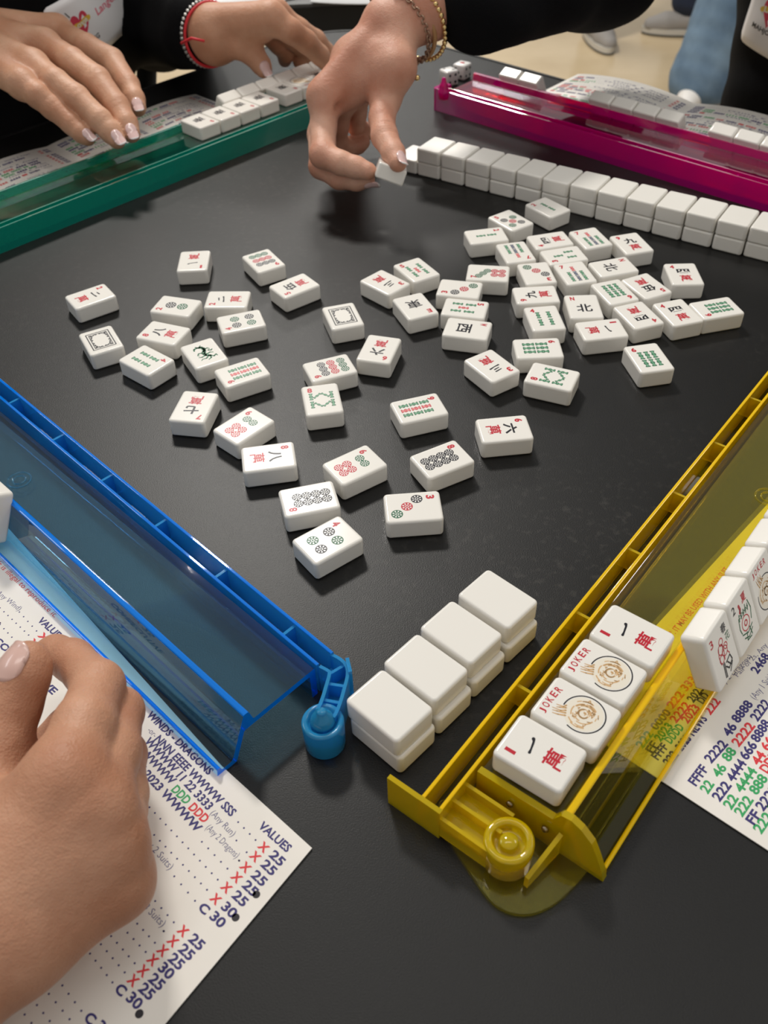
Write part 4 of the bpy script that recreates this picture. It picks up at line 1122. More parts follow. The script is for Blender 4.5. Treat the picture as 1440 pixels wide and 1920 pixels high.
def nail_mesh(tip, prev, r, dorsal, w, l, back=0.5, Fd=None):
    """curved nail plate on the back of a finger tip"""
    ax = tip - prev; ax = ax / np.linalg.norm(ax)
    d = dorsal - ax * (dorsal @ ax); d = d / np.linalg.norm(d); s = np.cross(d, ax)
    nu, nv = 11, 9; bm = bmesh.new(); g = []
    for lay in (0, 1):
        for i in range(nu):
            u = i / (nu - 1)
            for j in range(nv):
                v = j / (nv - 1) * 2 - 1
                ww = w * (1 - .10 * (1 - u)) * min(1, (1 - max(0, abs(u - .5) * 2 - .6) ** 2 * 1.9))
                a = v * ww / 2 / (r * 1.02)
                along = (u - back) * l + r * .55 - abs(v) ** 3 * l * .10 * (1 if u > .5 else -1)
                rad = r * 1.0 + .45 - (0.55 if lay else 0) - .9 * max(0, u - .55) ** 2 * 1.5 - .55 * (1 - u) ** 3
                if Fd is not None:                      # lie on the skin, a hair proud of it
                    al = min(along, r * .45)
                    q0 = tip + ax * al; dirv = d * math.cos(a) + s * math.sin(a)
                    tt = np.arange(1.5, r + 7, .25); P_ = q0[None] + tt[:, None] * dirv[None]
                    g_ = (P_ - Fd.lo) / Fd.h; i0 = np.clip(np.floor(g_).astype(int), 0, Fd.n - 2); fr = np.clip(g_ - i0, 0, 1); dd = 0
                    for c3 in ((0, 0, 0), (0, 0, 1), (0, 1, 0), (0, 1, 1), (1, 0, 0), (1, 0, 1), (1, 1, 0), (1, 1, 1)):
                        wt = np.prod([fr[:, k_] if c3[k_] else 1 - fr[:, k_] for k_ in range(3)], axis=0)
                        dd = dd + wt * Fd.D[i0[:, 0] + c3[0], i0[:, 1] + c3[1], i0[:, 2] + c3[2]]
                    k = np.argmax(dd > 0) if (dd > 0).any() else len(tt) - 1
                    k0 = max(k - 1, 0); f_ = dd[k0] / (dd[k0] - dd[k]) if dd[k] != dd[k0] else 0
                    rad = tt[k0] + .25 * float(np.clip(f_, 0, 1)) + .38 - (0.7 if lay else 0) - .35 * (1 - u) ** 3
                p = tip + ax * along + (d * math.cos(a) + s * math.sin(a)) * rad
                g.append(bm.verts.new(tuple(p)))
    o = nu * nv
    for i in range(nu - 1):
        for j in range(nv - 1):
            a = i * nv + j
            f = bm.faces.new((g[a], g[a + 1], g[a + nv + 1], g[a + nv])); f.smooth = True
            f = bm.faces.new((g[o + a], g[o + a + nv], g[o + a + nv + 1], g[o + a + 1])); f.smooth = True
    for i in range(nu - 1):
        for j in (0, nv - 1): f = bm.faces.new((g[i * nv + j], g[(i + 1) * nv + j], g[o + (i + 1) * nv + j], g[o + i * nv + j]))
    for j in range(nv - 1):
        for i in (0, nu - 1): f = bm.faces.new((g[i * nv + j], g[i * nv + j + 1], g[o + i * nv + j + 1], g[o + i * nv + j]))
    bmesh.ops.recalc_face_normals(bm, faces=bm.faces)
    return bm_mesh(bm, 'fingernail')

def skin(name, c1, c2):
    m = mat(name, c1, 0.50, Specular_IOR_Level=0.38)
    N, L, b = nodes(m)
    nz, cr = noise_color(m, c1, c2, 28, 6, .34, .66)
    b.inputs['Subsurface Weight'].default_value = 0.22
    b.inputs['Subsurface Radius'].default_value = (1.0, 0.35, 0.2)
    b.inputs['Subsurface Scale'].default_value = 0.004
    noise_bump(m, 330, 0.5, 0.0007, 4)
    noise_bump(m, 1100, 0.35, 0.0004, 2, kind='voronoi')
    return m
M_NAIL = mat('pale_nail_polish', (0.72, 0.50, 0.47), 0.12, Coat_Weight=0.6)
M_NAILW = mat('white_nail_tip', (0.85, 0.80, 0.78), 0.12, Coat_Weight=0.6)
M_NAILN = mat('bare_nail', (0.66, 0.43, 0.37), 0.22, Coat_Weight=0.3)
M_NAILF = mat('nail_free_edge', (0.74, 0.62, 0.50), 0.25)
# ------------------------------------------------------------------ people
from mathutils.bvhtree import BVHTree
M_SKINA = skin('skin_tan', (0.45, 0.205, 0.115), (0.60, 0.325, 0.205))
M_SKINB = skin('skin_pink', (0.53, 0.235, 0.15), (0.66, 0.375, 0.265))
M_SKINC = skin('skin_warm', (0.49, 0.235, 0.135), (0.61, 0.345, 0.22))
M_KNIT = mat('black_knit', (0.0035, 0.0035, 0.0042), 0.95, Specular_IOR_Level=0.15)
noise_bump(M_KNIT, 900, 0.5, 0.001, 3)

def join_parts(name, parts):
    """several (V, F) pieces -> one mesh"""
    Vs, Fs, o = [], [], 0
    for V, F in parts: Vs.append(V); Fs.append(F + o); o += len(V)
    return np.concatenate(Vs), np.concatenate(Fs)

def coarse(chains, h, k=25.0, folds=0.0, cut=None, seed=0):
    pts = [p for c in chains for p in c[:2]]; R_ = max(max(c[2:]) for c in chains)
    Fd = Field(np.min(pts, 0) - R_ - 25, np.max(pts, 0) + R_ + 25, h)
    Fd.D = Fd.add(chains, k, k)
    if folds:
        ax = [Fd.lo[i] + h * np.arange(Fd.n[i]) for i in range(3)]
        X, Y, Z = np.meshgrid(*ax, indexing='ij')
        w = np.sin(X / 23 + 1.7 * np.sin(Z / 41 + seed)) * np.sin(Y / 29 + 1.3 * np.sin(X / 37)) + .6 * np.sin((X + Y + 2 * Z) / 17 + seed)
        Fd.D = Fd.D + folds * w.astype(np.float32)
    return surface_nets(Fd.D, Fd.lo, h)

def person(label, cat='person', group=None):
    o = empty('person', (0, 0, 0)); tag(o, label, cat, group); return o

# ---- the player at the blue rack: right hand loosely clenched on the card -----------------------
pa = person('person with bare forearm and hand clenched on the score card at the blue rack')
thumbA = [(P3(-30, 1500, 28), 14), (P3(-6, 1402, 36), 12.8), (P3(22, 1318, 43), 11.2), (P3(44, 1266, 49), 9.9), (P3(53, 1243, 51), 8.9)]
indexA = [(P3(122, 1462, 58), 13.0), (P3(158, 1362, 57), 11.0), (P3(184, 1286, 47), 9.8), (P3(136, 1238, 37), 8.4), (P3(104, 1226, 33), 7.6), (P3(88, 1230, 32), 6.6)]
midA = [(P3(176, 1520, 50), 12.0), (P3(210, 1410, 45), 10.2), (P3(224, 1334, 34), 9.2), (P3(180, 1330, 20), 8.6), (P3(128, 1362, 16), 8.0), (P3(96, 1385, 15), 7.2)]
ringA = [(P3(205, 1590, 40), 11.0), (P3(226, 1490, 34), 9.6), (P3(230, 1415, 25), 8.8), (P3(190, 1402, 13), 8.2), (P3(130, 1420, 12), 7.8), (P3(96, 1432, 12), 7.0)]
pinkA = [(P3(222, 1655, 28), 10.2), (P3(234, 1580, 22), 8.8), (P3(234, 1515, 15), 8.0), (P3(200, 1490, 10), 7.2), (P3(170, 1485, 9.5), 6.6)]
wA = P3(8, 1724, 36); fA = P3(-180, 1852, 36); eA = P3(-440, 2120, 60)
palmA = [(wA + np.array([-5, 8, 6]), indexA[0][0], 17, 14), (wA + np.array([0, 3, 4]), midA[0][0], 17, 13.5), (wA + np.array([3, -3, 0]), ringA[0][0], 16, 12.5), (wA + np.array([6, -7, -6]), pinkA[0][0], 15, 11.5),
         (P3(60, 1570, 44), P3(140, 1600, 40), 16, 14), (P3(110, 1650, 34), P3(195, 1655, 26), 16, 11.5),
         (wA + np.array([-8, 12, -2]), thumbA[0][0], 18, 15), (P3(-10, 1530, 36), P3(75, 1510, 48), 12, 13.5), (P3(0, 1490, 20), P3(110, 1470, 20), 13, 12), (P3(20, 1450, 17), P3(95, 1450, 16), 10, 10),
         (wA + np.array([-6, 5, 2]), fA + np.array([-8, 8, 2]), 18, 23), (wA + np.array([4, -5, -3]), fA + np.array([6, -6, -2]), 16, 22), (fA, eA, 26, 38)]
dA = np.array([0.15, -0.30, 0.94])
Fd = hand_field([thumbA, indexA, midA, ringA, pinkA], palmA, h=1.15, kf=4.0, kp=8.0)
for f in (indexA, midA, ringA, pinkA):
    Fd.ball(f[0][0] + dA * f[0][1] * .6, f[0][1] * .9, 1.0)
    f2 = [f[0], f[2], f[3], f[-1]]
    i = 1; p, r = f2[1]; ax = f2[1][0] - f2[0][0]; ax /= np.linalg.norm(ax)
    for o in (-3, -1, 1, 3): Fd.crease(p + dA * r * .9 + ax * o, ax, r * .6, .25, .6)
for a, b in ((wA, indexA), (wA, midA), (wA, ringA)):
    for u in np.linspace(.35, .92, 9):
        q = a + (b[0][0] - a) * u + dA * 14.5; Fd.ball(q, 5.5, .30)
for o in (-2.6, -1, .6, 2.4): 
    ax = thumbA[2][0] - thumbA[1][0]; ax /= np.linalg.norm(ax); Fd.crease(thumbA[2][0] + np.array([-.2, -.5, .8]) * 8.5 + ax * o, ax, 6.5, .30, .6)
V, F = surface_nets(Fd.D, Fd.lo, Fd.h)
obj('body', mesh_from('body', V, F, 2), M_SKINA, pa)
tA = np.array([-0.42, -0.50, 0.75])
obj('fingernail', nail_mesh(thumbA[4][0], thumbA[3][0], 9.6, tA, 15.0, 17.0, .92, Fd), M_NAILN, pa)
# dark sleeve on the forearm, at the corner of the frame
V, F = coarse([(P3(-262, 1975, 40), eA + np.array([-40, -30, 0]), 33, 44)], 4.0, 20, 1.0)
obj('sleeve', mesh_from('sleeve', V, F, 1), M_KNIT, pa)

# ---- the player at the pink rack: right hand setting down a tile ------------------------------
pb = person('person in black knit top reaching across from the magenta rack to set a tile')
thumbB = [(P3(742, 128, 93), 14), (P3(722, 186, 72), 12.4), (P3(716, 222, 64), 10.0), (P3(721, 255, 58), 10.2), (P3(738, 288, 53.5), 8.6), (P3(746, 305, 51.5), 7.0)]
indexB = [(P3(610, 182, 74), 12.5), (P3(606, 240, 55), 10.4), (P3(606, 290, 45), 10.0), (P3(640, 306, 43), 8.8), (P3(668, 314, 41), 8.0), (P3(690, 321, 40), 6.8)]
midB = [(P3(618, 180, 68), 12), (P3(600, 252, 40), 10.2), (P3(602, 312, 30), 9.6), (P3(636, 333, 27), 8.8), (P3(668, 338, 27), 7.8), (P3(688, 337, 28), 6.6)]
ringB = [(P3(640, 185, 60), 11.5), (P3(632, 235, 38), 9.8), (P3(632, 268, 22), 8.8), (P3(652, 276, 15), 8.2), (P3(670, 272, 15), 7.4), (P3(680, 266, 17), 6.6)]
pinkB = [(P3(668, 175, 60), 10.5), (P3(668, 212, 42), 8.8), (P3(668, 236, 30), 7.8), (P3(684, 246, 22), 7.2), (P3(696, 248, 20), 6.2)]
wB = P3(738, 52, 113); fB = P3(800, 18, 122); eB = np.array([215, 940, 118.])
palmB = [(wB + np.array([-9, 4, 2]), indexB[0][0], 14, 14.5), (wB + np.array([-5, 6, -4]), midB[0][0], 14, 13.5), (wB + np.array([0, 8, -8]), ringB[0][0], 13, 12.5), (wB + np.array([3, 10, -10]), pinkB[0][0], 12, 11.5),
         (wB + np.array([6, -4, -2]), thumbB[0][0], 14, 15), (thumbB[0][0], P3(640, 165, 75), 13, 12), (P3(660, 110, 92), P3(720, 110, 96), 17, 17), (P3(690, 168, 74), P3(640, 190, 68), 8.5, 9),
         (wB, fB, 19, 21), (wB + np.array([-6, 6, 3]), fB + np.array([-6, 4, 2]), 17, 20), (fB, eB, 23, 30)]
dB = np.array([-0.45, -0.25, 0.85])
Fd = hand_field([thumbB, indexB, midB, ringB, pinkB], palmB, h=1.15, kf=3.6, kp=7.0)
Fd.ball(thumbB[1][0] + np.array([.3, -.5, .8]) * 9, 11, 1.3)
Fd.ball(indexB[0][0] + dB * 9, 10, 1.2); Fd.ball(indexB[2][0] + np.array([-.8, -.3, -.3]) * 7, 8, .9)
for j, dd in ((3, np.array([.35, -.55, .75])),):
    p, r = thumbB[j]; ax = thumbB[4][0] - thumbB[2][0]; ax /= np.linalg.norm(ax)
    for o in (-7.5, -4.6, -1.8, 1.0, 3.6): Fd.crease(p + dd * r + ax * o, ax, 8.5, 1.1, .95)
for p0, p1 in ((P3(640, 175, 84), P3(678, 205, 76)), (P3(625, 200, 70), P3(660, 205, 68))):   # folds of the thumb web
    for u in np.linspace(0, 1, 8): Fd.ball(p0 + (p1 - p0) * u, 3.4, -1.5)
for u in np.linspace(.25, .9, 10): Fd.ball(wB + (indexB[0][0] - wB) * u + dB * 15, 5.5, .5); Fd.ball(wB + (thumbB[1][0] - wB) * u + np.array([0, -.6, .8]) * 15, 5.5, .4)
FdB = Fd
V1, F1 = surface_nets(Fd.D, Fd.lo, Fd.h)
TB = np.array([588., 902., 0.]); shB = np.array([414., 1005., 330.])
torso = [(TB + (0, 0, -420), TB + (0, 0, 120), 150, 150), (TB + (-95, 110, -330), TB + (-95, 110, 80), 100, 105), (TB + (95, -110, -330), TB + (95, -110, 80), 100, 105), (TB + (-95, 110, 80), TB + (95, -110, 80), 105, 105), (TB + (-105, 118, 300), TB + (105, -118, 300), 95, 95)]
V2, F2 = coarse([(a, b, ra - 12, rb - 12) for a, b, ra, rb in torso] + [(shB, eB, 40, 33)], 8.0)
V, F = join_parts('body', [(V1, F1), (V2, F2)])
obj('body', mesh_from('body', V, F, 1), M_SKINB, pb)
def nail(parent, f, r, d, w, l, back=.55, Fd=None):
    n = obj('fingernail', nail_mesh(f[-1][0], f[-2][0], r, np.array(d, float), w, l, back, Fd), M_NAIL, parent)
    # french tip: the front third in white
    me = n.data; me.materials.append(M_NAILW)
    ax = f[-1][0] - f[-2][0]; ax = ax / np.linalg.norm(ax)
    proj_ = [float(np.array(p.center) * 1000 @ ax) for p in me.polygons]; mx = max(proj_); mn = min(proj_)
    for p, q in zip(me.polygons, proj_): p.material_index = 1 if q > mn + (mx - mn) * .86 else 0
nail(pb, thumbB, 7.6, (.55, -.60, .58), 12.0, 16, .55, FdB)
nail(pb, midB, 6.8, (.1, -.75, -.5), 9.5, 13, .4, FdB)
sleeve = [(P3(900, 12, 123), (P3(900, 12, 123) + eB) / 2 + np.array([0, 0, 6]), 36, 41), ((P3(900, 12, 123) + eB) / 2 + np.array([0, 0, 6]), eB, 41, 46), (eB, shB, 54, 72)]
V, F = coarse(sleeve + torso, 6.0, 28, 2.2, seed=1)
swB = obj('sweater', mesh_from('sweater', V, F, 1), M_KNIT, pb)

M_GOLD = mat('gold', (0.85, 0.62, 0.28), 0.25, Metallic=1.0)
M_CHAIN = mat('bronze_chain', (0.42, 0.28, 0.20), 0.35, Metallic=0.9)
M_SILV = mat('silver', (0.34, 0.33, 0.31), 0.35, Metallic=1.0)
def ring_pts(c, axis, r, n, tilt=0.0, ry=None):
    ax = Vector(axis).normalized(); u = ax.orthogonal().normalized(); v = ax.cross(u)
    return [Vector(c) + u * r * math.cos(2 * math.pi * i / n) + v * (ry or r) * math.sin(2 * math.pi * i / n) + ax * tilt * math.sin(2 * math.pi * i / n) for i in range(n)]
axB = Vector(fB - wB).normalized()
cB = np.array(P3(757, 46, 112))
bm = bmesh.new()
for p in ring_pts(cB + np.array(axB) * 8, axB + Vector((0, .55, .1)), 33.5, 46):
    bmesh.ops.create_icosphere(bm, subdivisions=2, radius=2.15, matrix=Matrix.Translation(p))
tag(obj('bracelet', bm_mesh(bm, 'bracelet', True), M_GOLD, pb), 'gold bead bracelet')
bm = bmesh.new()
ch = ring_pts(cB + np.array(axB) * -4, axB + Vector((0, .5, .1)), 30.5, 60)
for i, p in enumerate(ch):
    t = (ch[(i + 1) % 60] - ch[i - 1]).normalized(); a = t.orthogonal().normalized(); b = t.cross(a)
    if i % 2: a, b = b, a
    add_tube(bm, [p + t * 1.9 * math.cos(q * math.pi / 4) + a * 2.0 * math.sin(q * math.pi / 4) for q in range(8)], 0.75, 5, closed=True)
tag(obj('bracelet', bm_mesh(bm, 'bracelet', True), M_CHAIN, pb), 'dark link chain bracelet')
bm = bmesh.new(); add_tube(bm, ring_pts(cB + np.array(axB) * 2, axB + Vector((0, .5, .1)), 30.0, 48), 1.9, 8, closed=True)
M_TANB = mat('tan_band', (0.45, 0.24, 0.10), 0.5)
tag(obj('bracelet', bm_mesh(bm, 'bracelet', True), M_TANB, pb), 'tan band bracelet')
bm = bmesh.new()
for k, (px, py) in enumerate(((764, 128), (770, 138), (776, 142), (782, 146))):
    bmesh.ops.create_icosphere(bm, subdivisions=2, radius=2.4, matrix=Matrix.Translation(Vector(P3(px, py, 84 + k * 0.5))))
tag(obj('bracelet_charm', bm_mesh(bm, 'bracelet_charm', True), M_GOLD, pb), 'gold charms hanging from the bracelet')

# the tile held between thumb and index finger
zv = P3(733, 327, 44)                                   # centre of the end of the tile that faces the near side
e1 = _r * .945 - _u * .28 + _fw * .16; e1 /= np.linalg.norm(e1)
tt_ = (_r * .28 + _u * .945) * .88 - _fw * .47; tt_ = tt_ - e1 * (tt_ @ e1); tt_ /= np.linalg.norm(tt_)
ll_ = np.cross(tt_, e1); ll_ = ll_ * (1 if ll_ @ _fw > 0 else -1)
zz_ = -tt_; yy = ll_; xx = np.cross(yy, zz_)
c0_ = zv + ll_ * TL / 2 + tt_ * TH / 2
held = Matrix(((xx[0], yy[0], zz_[0], c0_[0] / 1000), (xx[1], yy[1], zz_[1], c0_[1] / 1000), (xx[2], yy[2], zz_[2], c0_[2] / 1000), (0, 0, 0, 1)))
tile(None, held, 'white tile held between thumb and finger of the reaching hand', None)

# ---- the player at the green rack: both hands over the rack ------------------------------------
pc = person('person in black knit top with both hands over the green rack')
idxC = [(P3(106, 60, 82), 12.2), (P3(162, 88, 78), 11.1), (P3(209, 114, 70), 10.9), (P3(240, 160, 60), 9.8), (P3(252, 186, 54), 8.8), (P3(258, 202, 50), 7.5)]
midC = [(P3(84, 86, 84), 12.8), (P3(135, 116, 80), 11.6), (P3(182, 150, 72), 11.1), (P3(220, 200, 59), 10.0), (P3(238, 232, 51), 8.8), (P3(246, 250, 46), 7.5)]
rngC = [(P3(62, 124, 82), 12.4), (P3(104, 155, 77), 11.1), (P3(143, 184, 69), 10.7), (P3(188, 226, 57), 9.6), (P3(208, 248, 50), 8.6), (P3(219, 262, 46), 7.3)]
pkC = [(P3(42, 158, 77), 11.3), (P3(72, 180, 72), 9.8), (P3(99, 202, 64), 9.4), (P3(136, 233, 54), 8.6), (P3(154, 250, 49), 7.7), (P3(164, 258, 46.5), 6.6)]
thC = [(P3(20, 60, 68), 13), (P3(110, 70, 58), 11), (P3(160, 105, 50), 9.5), (P3(190, 140, 44), 8)]
wC = P3(-75, 62, 92); fC = P3(-190, 55, 98); eC = np.array([-690., 975., 40.])
palmC = [(wC + np.array([4, 10, 2]), idxC[0][0], 19, 14), (wC + np.array([2, 3, 2]), midC[0][0], 19, 14), (wC + np.array([0, -4, 0]), rngC[0][0], 18, 13), (wC + np.array([-2, -10, -4]), pkC[0][0], 17, 12),
         (wC, thC[0][0], 17, 15), (thC[0][0], idxC[0][0], 13, 12), (wC, fC, 23, 25), (wC + np.array([0, 8, 2]), fC + np.array([0, 8, 2]), 20, 24), (fC, eC, 25, 30)]
dC = np.array([-.10, -.35, .93])
Fd = hand_field([idxC, midC, rngC, pkC, thC], palmC, h=1.25, kf=3.4, kp=6.5)
for f in (idxC, midC, rngC, pkC):
    Fd.ball(f[0][0] + dC * f[0][1] * .6, f[0][1], .6)
    for j in (2, 3):
        p, r = f[j]; ax = f[j + 1][0] - f[j - 1][0]; ax /= np.linalg.norm(ax); d = dC - ax * (dC @ ax); d /= np.linalg.norm(d)
        Fd.ball(p + d * r * .6, r * .8, .25)
        for o in (-3.6, -1.2, 1.2, 3.4): Fd.crease(p + d * r + ax * o, ax, r * .7, .95 if j == 2 else .5, .9)
FdC = Fd
Vc1, Fc1 = surface_nets(Fd.D, Fd.lo, Fd.h)
# left hand
thD = [(P3(418, 72, 62), 14), (P3(446, 84, 60), 12.2), (P3(476, 103, 50), 10.6), (P3(490, 122, 41.5), 9.2), (P3(495, 131, 38), 7.6)]
idD = [(P3(508, 34, 84), 12.4), (P3(545, 58, 74), 11.0), (P3(574, 78, 62), 10.2), (P3(600, 104, 46), 9.0), (P3(612, 120, 38), 7.2)]
mdD = [(P3(516, 26, 78), 12), (P3(560, 56, 62), 10.6), (P3(592, 76, 48), 9.8), (P3(612, 98, 34), 8.6), (P3(622, 112, 27), 7.2)]
rgD = [(P3(505, 40, 66), 11), (P3(545, 72, 48), 9.8), (P3(568, 92, 34), 9.0), (P3(570, 108, 24), 8.2), (P3(562, 116, 22), 7.2)]
pkD = [(P3(490, 52, 58), 10), (P3(522, 84, 42), 9), (P3(536, 102, 30), 8.2), (P3(534, 112, 23), 7.2)]
wD = P3(398, 66, 66); fD = P3(345, 52, 62); eD = np.array([-262., 1228., 5.])
palmD = [(wD + np.array([0, 0, 8]), idD[0][0], 19, 15), (wD + np.array([0, 4, 2]), mdD[0][0], 19, 14), (wD + np.array([0, 6, -6]), rgD[0][0], 17, 13), (wD + np.array([2, 4, -12]), pkD[0][0], 16, 12),
         (wD + np.array([2, -2, -2]), thD[0][0], 18, 17), (thD[0][0], P3(490, 50, 74), 15, 14), (wD, fD, 23, 24), (fD, eD, 25, 30)]
Fd = hand_field([thD, idD, mdD, rgD, pkD], palmD, h=1.3, kf=3.4, kp=7.0)
for j, f in ((2, thD), (2, idD)):
    p, r = f[j]; ax = f[j + 1][0] - f[j - 1][0]; ax /= np.linalg.norm(ax); d = np.array([.1, -.5, .85]); d = d - ax * (d @ ax); d /= np.linalg.norm(d)
    for o in (-3, -1, 1, 3): Fd.crease(p + d * r + ax * o, ax, r * .6, .3, .7)
Vc2, Fc2 = surface_nets(Fd.D, Fd.lo, Fd.h)
TC = np.array([-412., 1047., 0.]); shR = TC + (-120, -118, 320); shL = TC + (140, 138, 330)
torsoC = [(TC + (0, 0, -420), TC + (0, 0, 120), 150, 150), (TC + (-95, -93, 80), TC + (95, 93, 80), 105, 105), (TC + (-110, -108, 300), TC + (110, 108, 300), 92, 92)]
V2, F2 = coarse([(a, b, ra - 12, rb - 12) for a, b, ra, rb in torsoC] + [(shR, eC, 40, 32), (shL, eD, 34, 30)], 8.0)
V, F = join_parts('body', [(Vc1, Fc1), (Vc2, Fc2), (V2, F2)])
obj('body', mesh_from('body', V, F, 1), M_SKINC, pc)
for f, r, w_, l_ in ((idxC, 7.6, 11.5, 15), (midC, 7.6, 11.5, 15), (rngC, 7.4, 11, 14.5), (pkC, 6.6, 9.5, 12.5)): nail(pc, f, r, (.15, -.45, .88), w_, l_, .5, FdC)
nail(pc, thD, 8.4, (.25, -.72, .62), 12.5, 15, .55, Fd)
sleeveC = [(P3(366, 58, 64), eD, 34, 50), (eD, shL, 52, 62), (fC + (eC - fC) * .12, eC, 36, 46), (eC, shR, 52, 70)]
V, F = coarse(sleeveC + torsoC, 6.0, 28, 2.2, seed=4)
swC = obj('sweater', mesh_from('sweater', V, F, 1), M_KNIT, pc)
# wrist: red string and dark and silver bracelets
axD = Vector(fD - wD).normalized()
M_STR = mat('red_string', (0.62, 0.02, 0.03), 0.6)
bm = bmesh.new(); add_tube(bm, ring_pts(wD + np.array(axD) * 3, axD, 28, 40), 1.5, 6, closed=True)
a = Vector(P3(386, 86, 70)); b = Vector(P3(343, 86, 66))
add_tube(bm, [a + Vector((0, -6, 6)), (a + b) / 2 + Vector((0, -8, 9)), b + Vector((0, -6, 4))], 1.3, 6)
tag(obj('bracelet', bm_mesh(bm, 'bracelet', True), M_STR, pc), 'red string bracelet with loose end')
bm = bmesh.new()
for p in ring_pts(wD + np.array(axD) * 8, axD, 28.5, 44): bmesh.ops.create_cube(bm, size=3.4, matrix=Matrix.Translation(p) @ Matrix.Rotation(.6, 4, 'X'))
bmesh.ops.bevel(bm, geom=bm.edges[:], offset=.7, segments=2, profile=.5, affect='EDGES')
tag(obj('bracelet', bm_mesh(bm, 'bracelet', True), M_SILV, pc), 'silver link bracelet')
bm = bmesh.new()
for p in ring_pts(wD + np.array(axD) * 17, axD, 28.5, 34): bmesh.ops.create_icosphere(bm, subdivisions=2, radius=2.4, matrix=Matrix.Translation(p))
tag(obj('bracelet', bm_mesh(bm, 'bracelet', True), mat('black_bead', (.015, .015, .017), .25), pc), 'black bead bracelet')

# ---- stick-on name badges -------------------------------------------------------------------------
M_BADGE = mat('white_sticker', (0.84, 0.82, 0.82), 0.35)
M_HEART = mat('heart_red', (0.62, 0.05, 0.09), 0.5); M_YLW = mat('yellow_print', (0.72, 0.46, 0.05), 0.5); M_ROSE = mat('rose_print', (0.72, 0.16, 0.22), 0.5); M_DKG = mat('charcoal_print', (0.03, 0.03, 0.03), 0.5)
def torso_bvh(ch, seed):
    V, F = coarse(ch, 8.0, 28, 2.2, seed=seed)
    return BVHTree.FromPolygons([Vector(v / 1000) for v in V], [tuple(int(i) for i in f) for f in F])
def badge(parent, sweater, px, py, dx, w, h, ox, oy, label, hx, hy, name_txt):
    """sticker lying on the sweater: px, py is a point of it, dx its reading direction in the photo, ox, oy its centre from there (mm)"""
    bvh = sweater
    o = Vector((0, 0, CAM_H)); tgt = Vector(P3(px, py, 0) / 1000)
    hit, nrm, _, _ = bvh.ray_cast(o, (tgt - o).normalized())
    if hit is None: return
    ray = (tgt - o).normalized()
    v = Vector(_r) * dx[0] - Vector(_u) * dx[1]
    nrm = (nrm * .45 + (-ray) * .75).normalized()
    X = (v - nrm * v.dot(nrm)).normalized(); Y = nrm.cross(X)
    def on(u, w_):
        p = hit + X * (u / 1000) + Y * (w_ / 1000)
        q = bvh.ray_cast(p + nrm * .08, -nrm)[0]
        return p, q
    root = empty('name_badge'); tag(root, label, 'name badge')
    cx, cy = ox, oy
    def W(u, w_, z):                               # the sticker follows the cloth under it
        p = hit + X * (u / 1000) + Y * (w_ / 1000)
        S = []
        for du, dw in ((0, 0), (7, 0), (-7, 0), (0, 7), (0, -7)):
            q = bvh.ray_cast(p + X * (du / 1000) + Y * (dw / 1000) + nrm * .12, -nrm)[0]
            if q is not None: S.append((q - p).dot(nrm))
        return p + nrm * ((sum(S) / len(S) if S else 0) + .0022 + z / 1000)
    bm = bmesh.new(); n = 16
    pts = rounded_rect(cx, cy, w / 2, h / 2, 6, 0, 6)
    nx_, ny_ = 18, 8; G = []
    def inside(u, w_):
        a, b = abs(u - cx), abs(w_ - cy); return a, b
    grid = {}
    for lay in (0, 1):
        for i in range(nx_ + 1):
            for j in range(ny_ + 1):
                u = cx - w / 2 + w * i / nx_; w_ = cy - h / 2 + h * j / ny_
                # pull the corner points onto the rounding
                a, b = abs(u - cx) - (w / 2 - 6), abs(w_ - cy) - (h / 2 - 6)
                if a > 0 and b > 0:
                    l = math.hypot(a, b)
                    if l > 6: u -= math.copysign(a * (1 - 6 / l), u - cx); w_ -= math.copysign(b * (1 - 6 / l), w_ - cy)
                grid[lay, i, j] = bm.verts.new(W(u, w_, -.3 * lay))
    for i in range(nx_):
        for j in range(ny_):
            f = bm.faces.new((grid[0, i, j], grid[0, i + 1, j], grid[0, i + 1, j + 1], grid[0, i, j + 1])); f.smooth = True
            f = bm.faces.new((grid[1, i, j], grid[1, i, j + 1], grid[1, i + 1, j + 1], grid[1, i + 1, j])); f.smooth = True
    for i in range(nx_):
        for j in (0, ny_): bm.faces.new((grid[0, i, j], grid[0, i + 1, j], grid[1, i + 1, j], grid[1, i, j]))
    for j in range(ny_):
        for i in (0, nx_): bm.faces.new((grid[0, i, j], grid[0, i, j + 1], grid[1, i, j + 1], grid[1, i, j]))
    bmesh.ops.recalc_face_normals(bm, faces=bm.faces)
    obj('sticker', bm_mesh(bm, 'sticker', scale=1), M_BADGE, root)
    k = Ink()
    hp = [(hx + 11 * (math.sin(t) ** 3), hy + 1.0 * (11.5 * math.cos(t) - 4.6 * math.cos(2 * t) - 2.0 * math.cos(3 * t) - .7 * math.cos(4 * t))) for t in [2 * math.pi * q / 36 for q in range(36)]]
    k.poly(hp, M_HEART)
    k.stroke([(hx - 12, hy - 1), (hx - 6, hy + 1.2), (hx, hy + .6), (hx + 6, hy + 2.2), (hx + 12, hy + 2.2)], 4.6, M_YLW, 1)
    k.text('Love', hx, hy + 1.4, 19, 5.6, mat_cream(), 2, .03, 6)
    k.stroke([(hx - 9, hy + 11), (hx - 12, hy + 16)], .9, M_DKG, 1)
    k.text('MAHJONG', hx, hy - 18, 34, 6.2, M_DKG, 0, .02)
    if name_txt: k.text(name_txt, hx + 44, hy + 1, 40, 9.5, M_ROSE, 0, .02, 3)
    pm = k.mesh('printing', 0, dz=.1)
    for v_ in pm.vertices:
        u, w_, z = v_.co.x * 1000, v_.co.y * 1000, v_.co.z * 1000
        v_.co = W(u, w_, z + .2)
    obj('printing', pm, None, root)
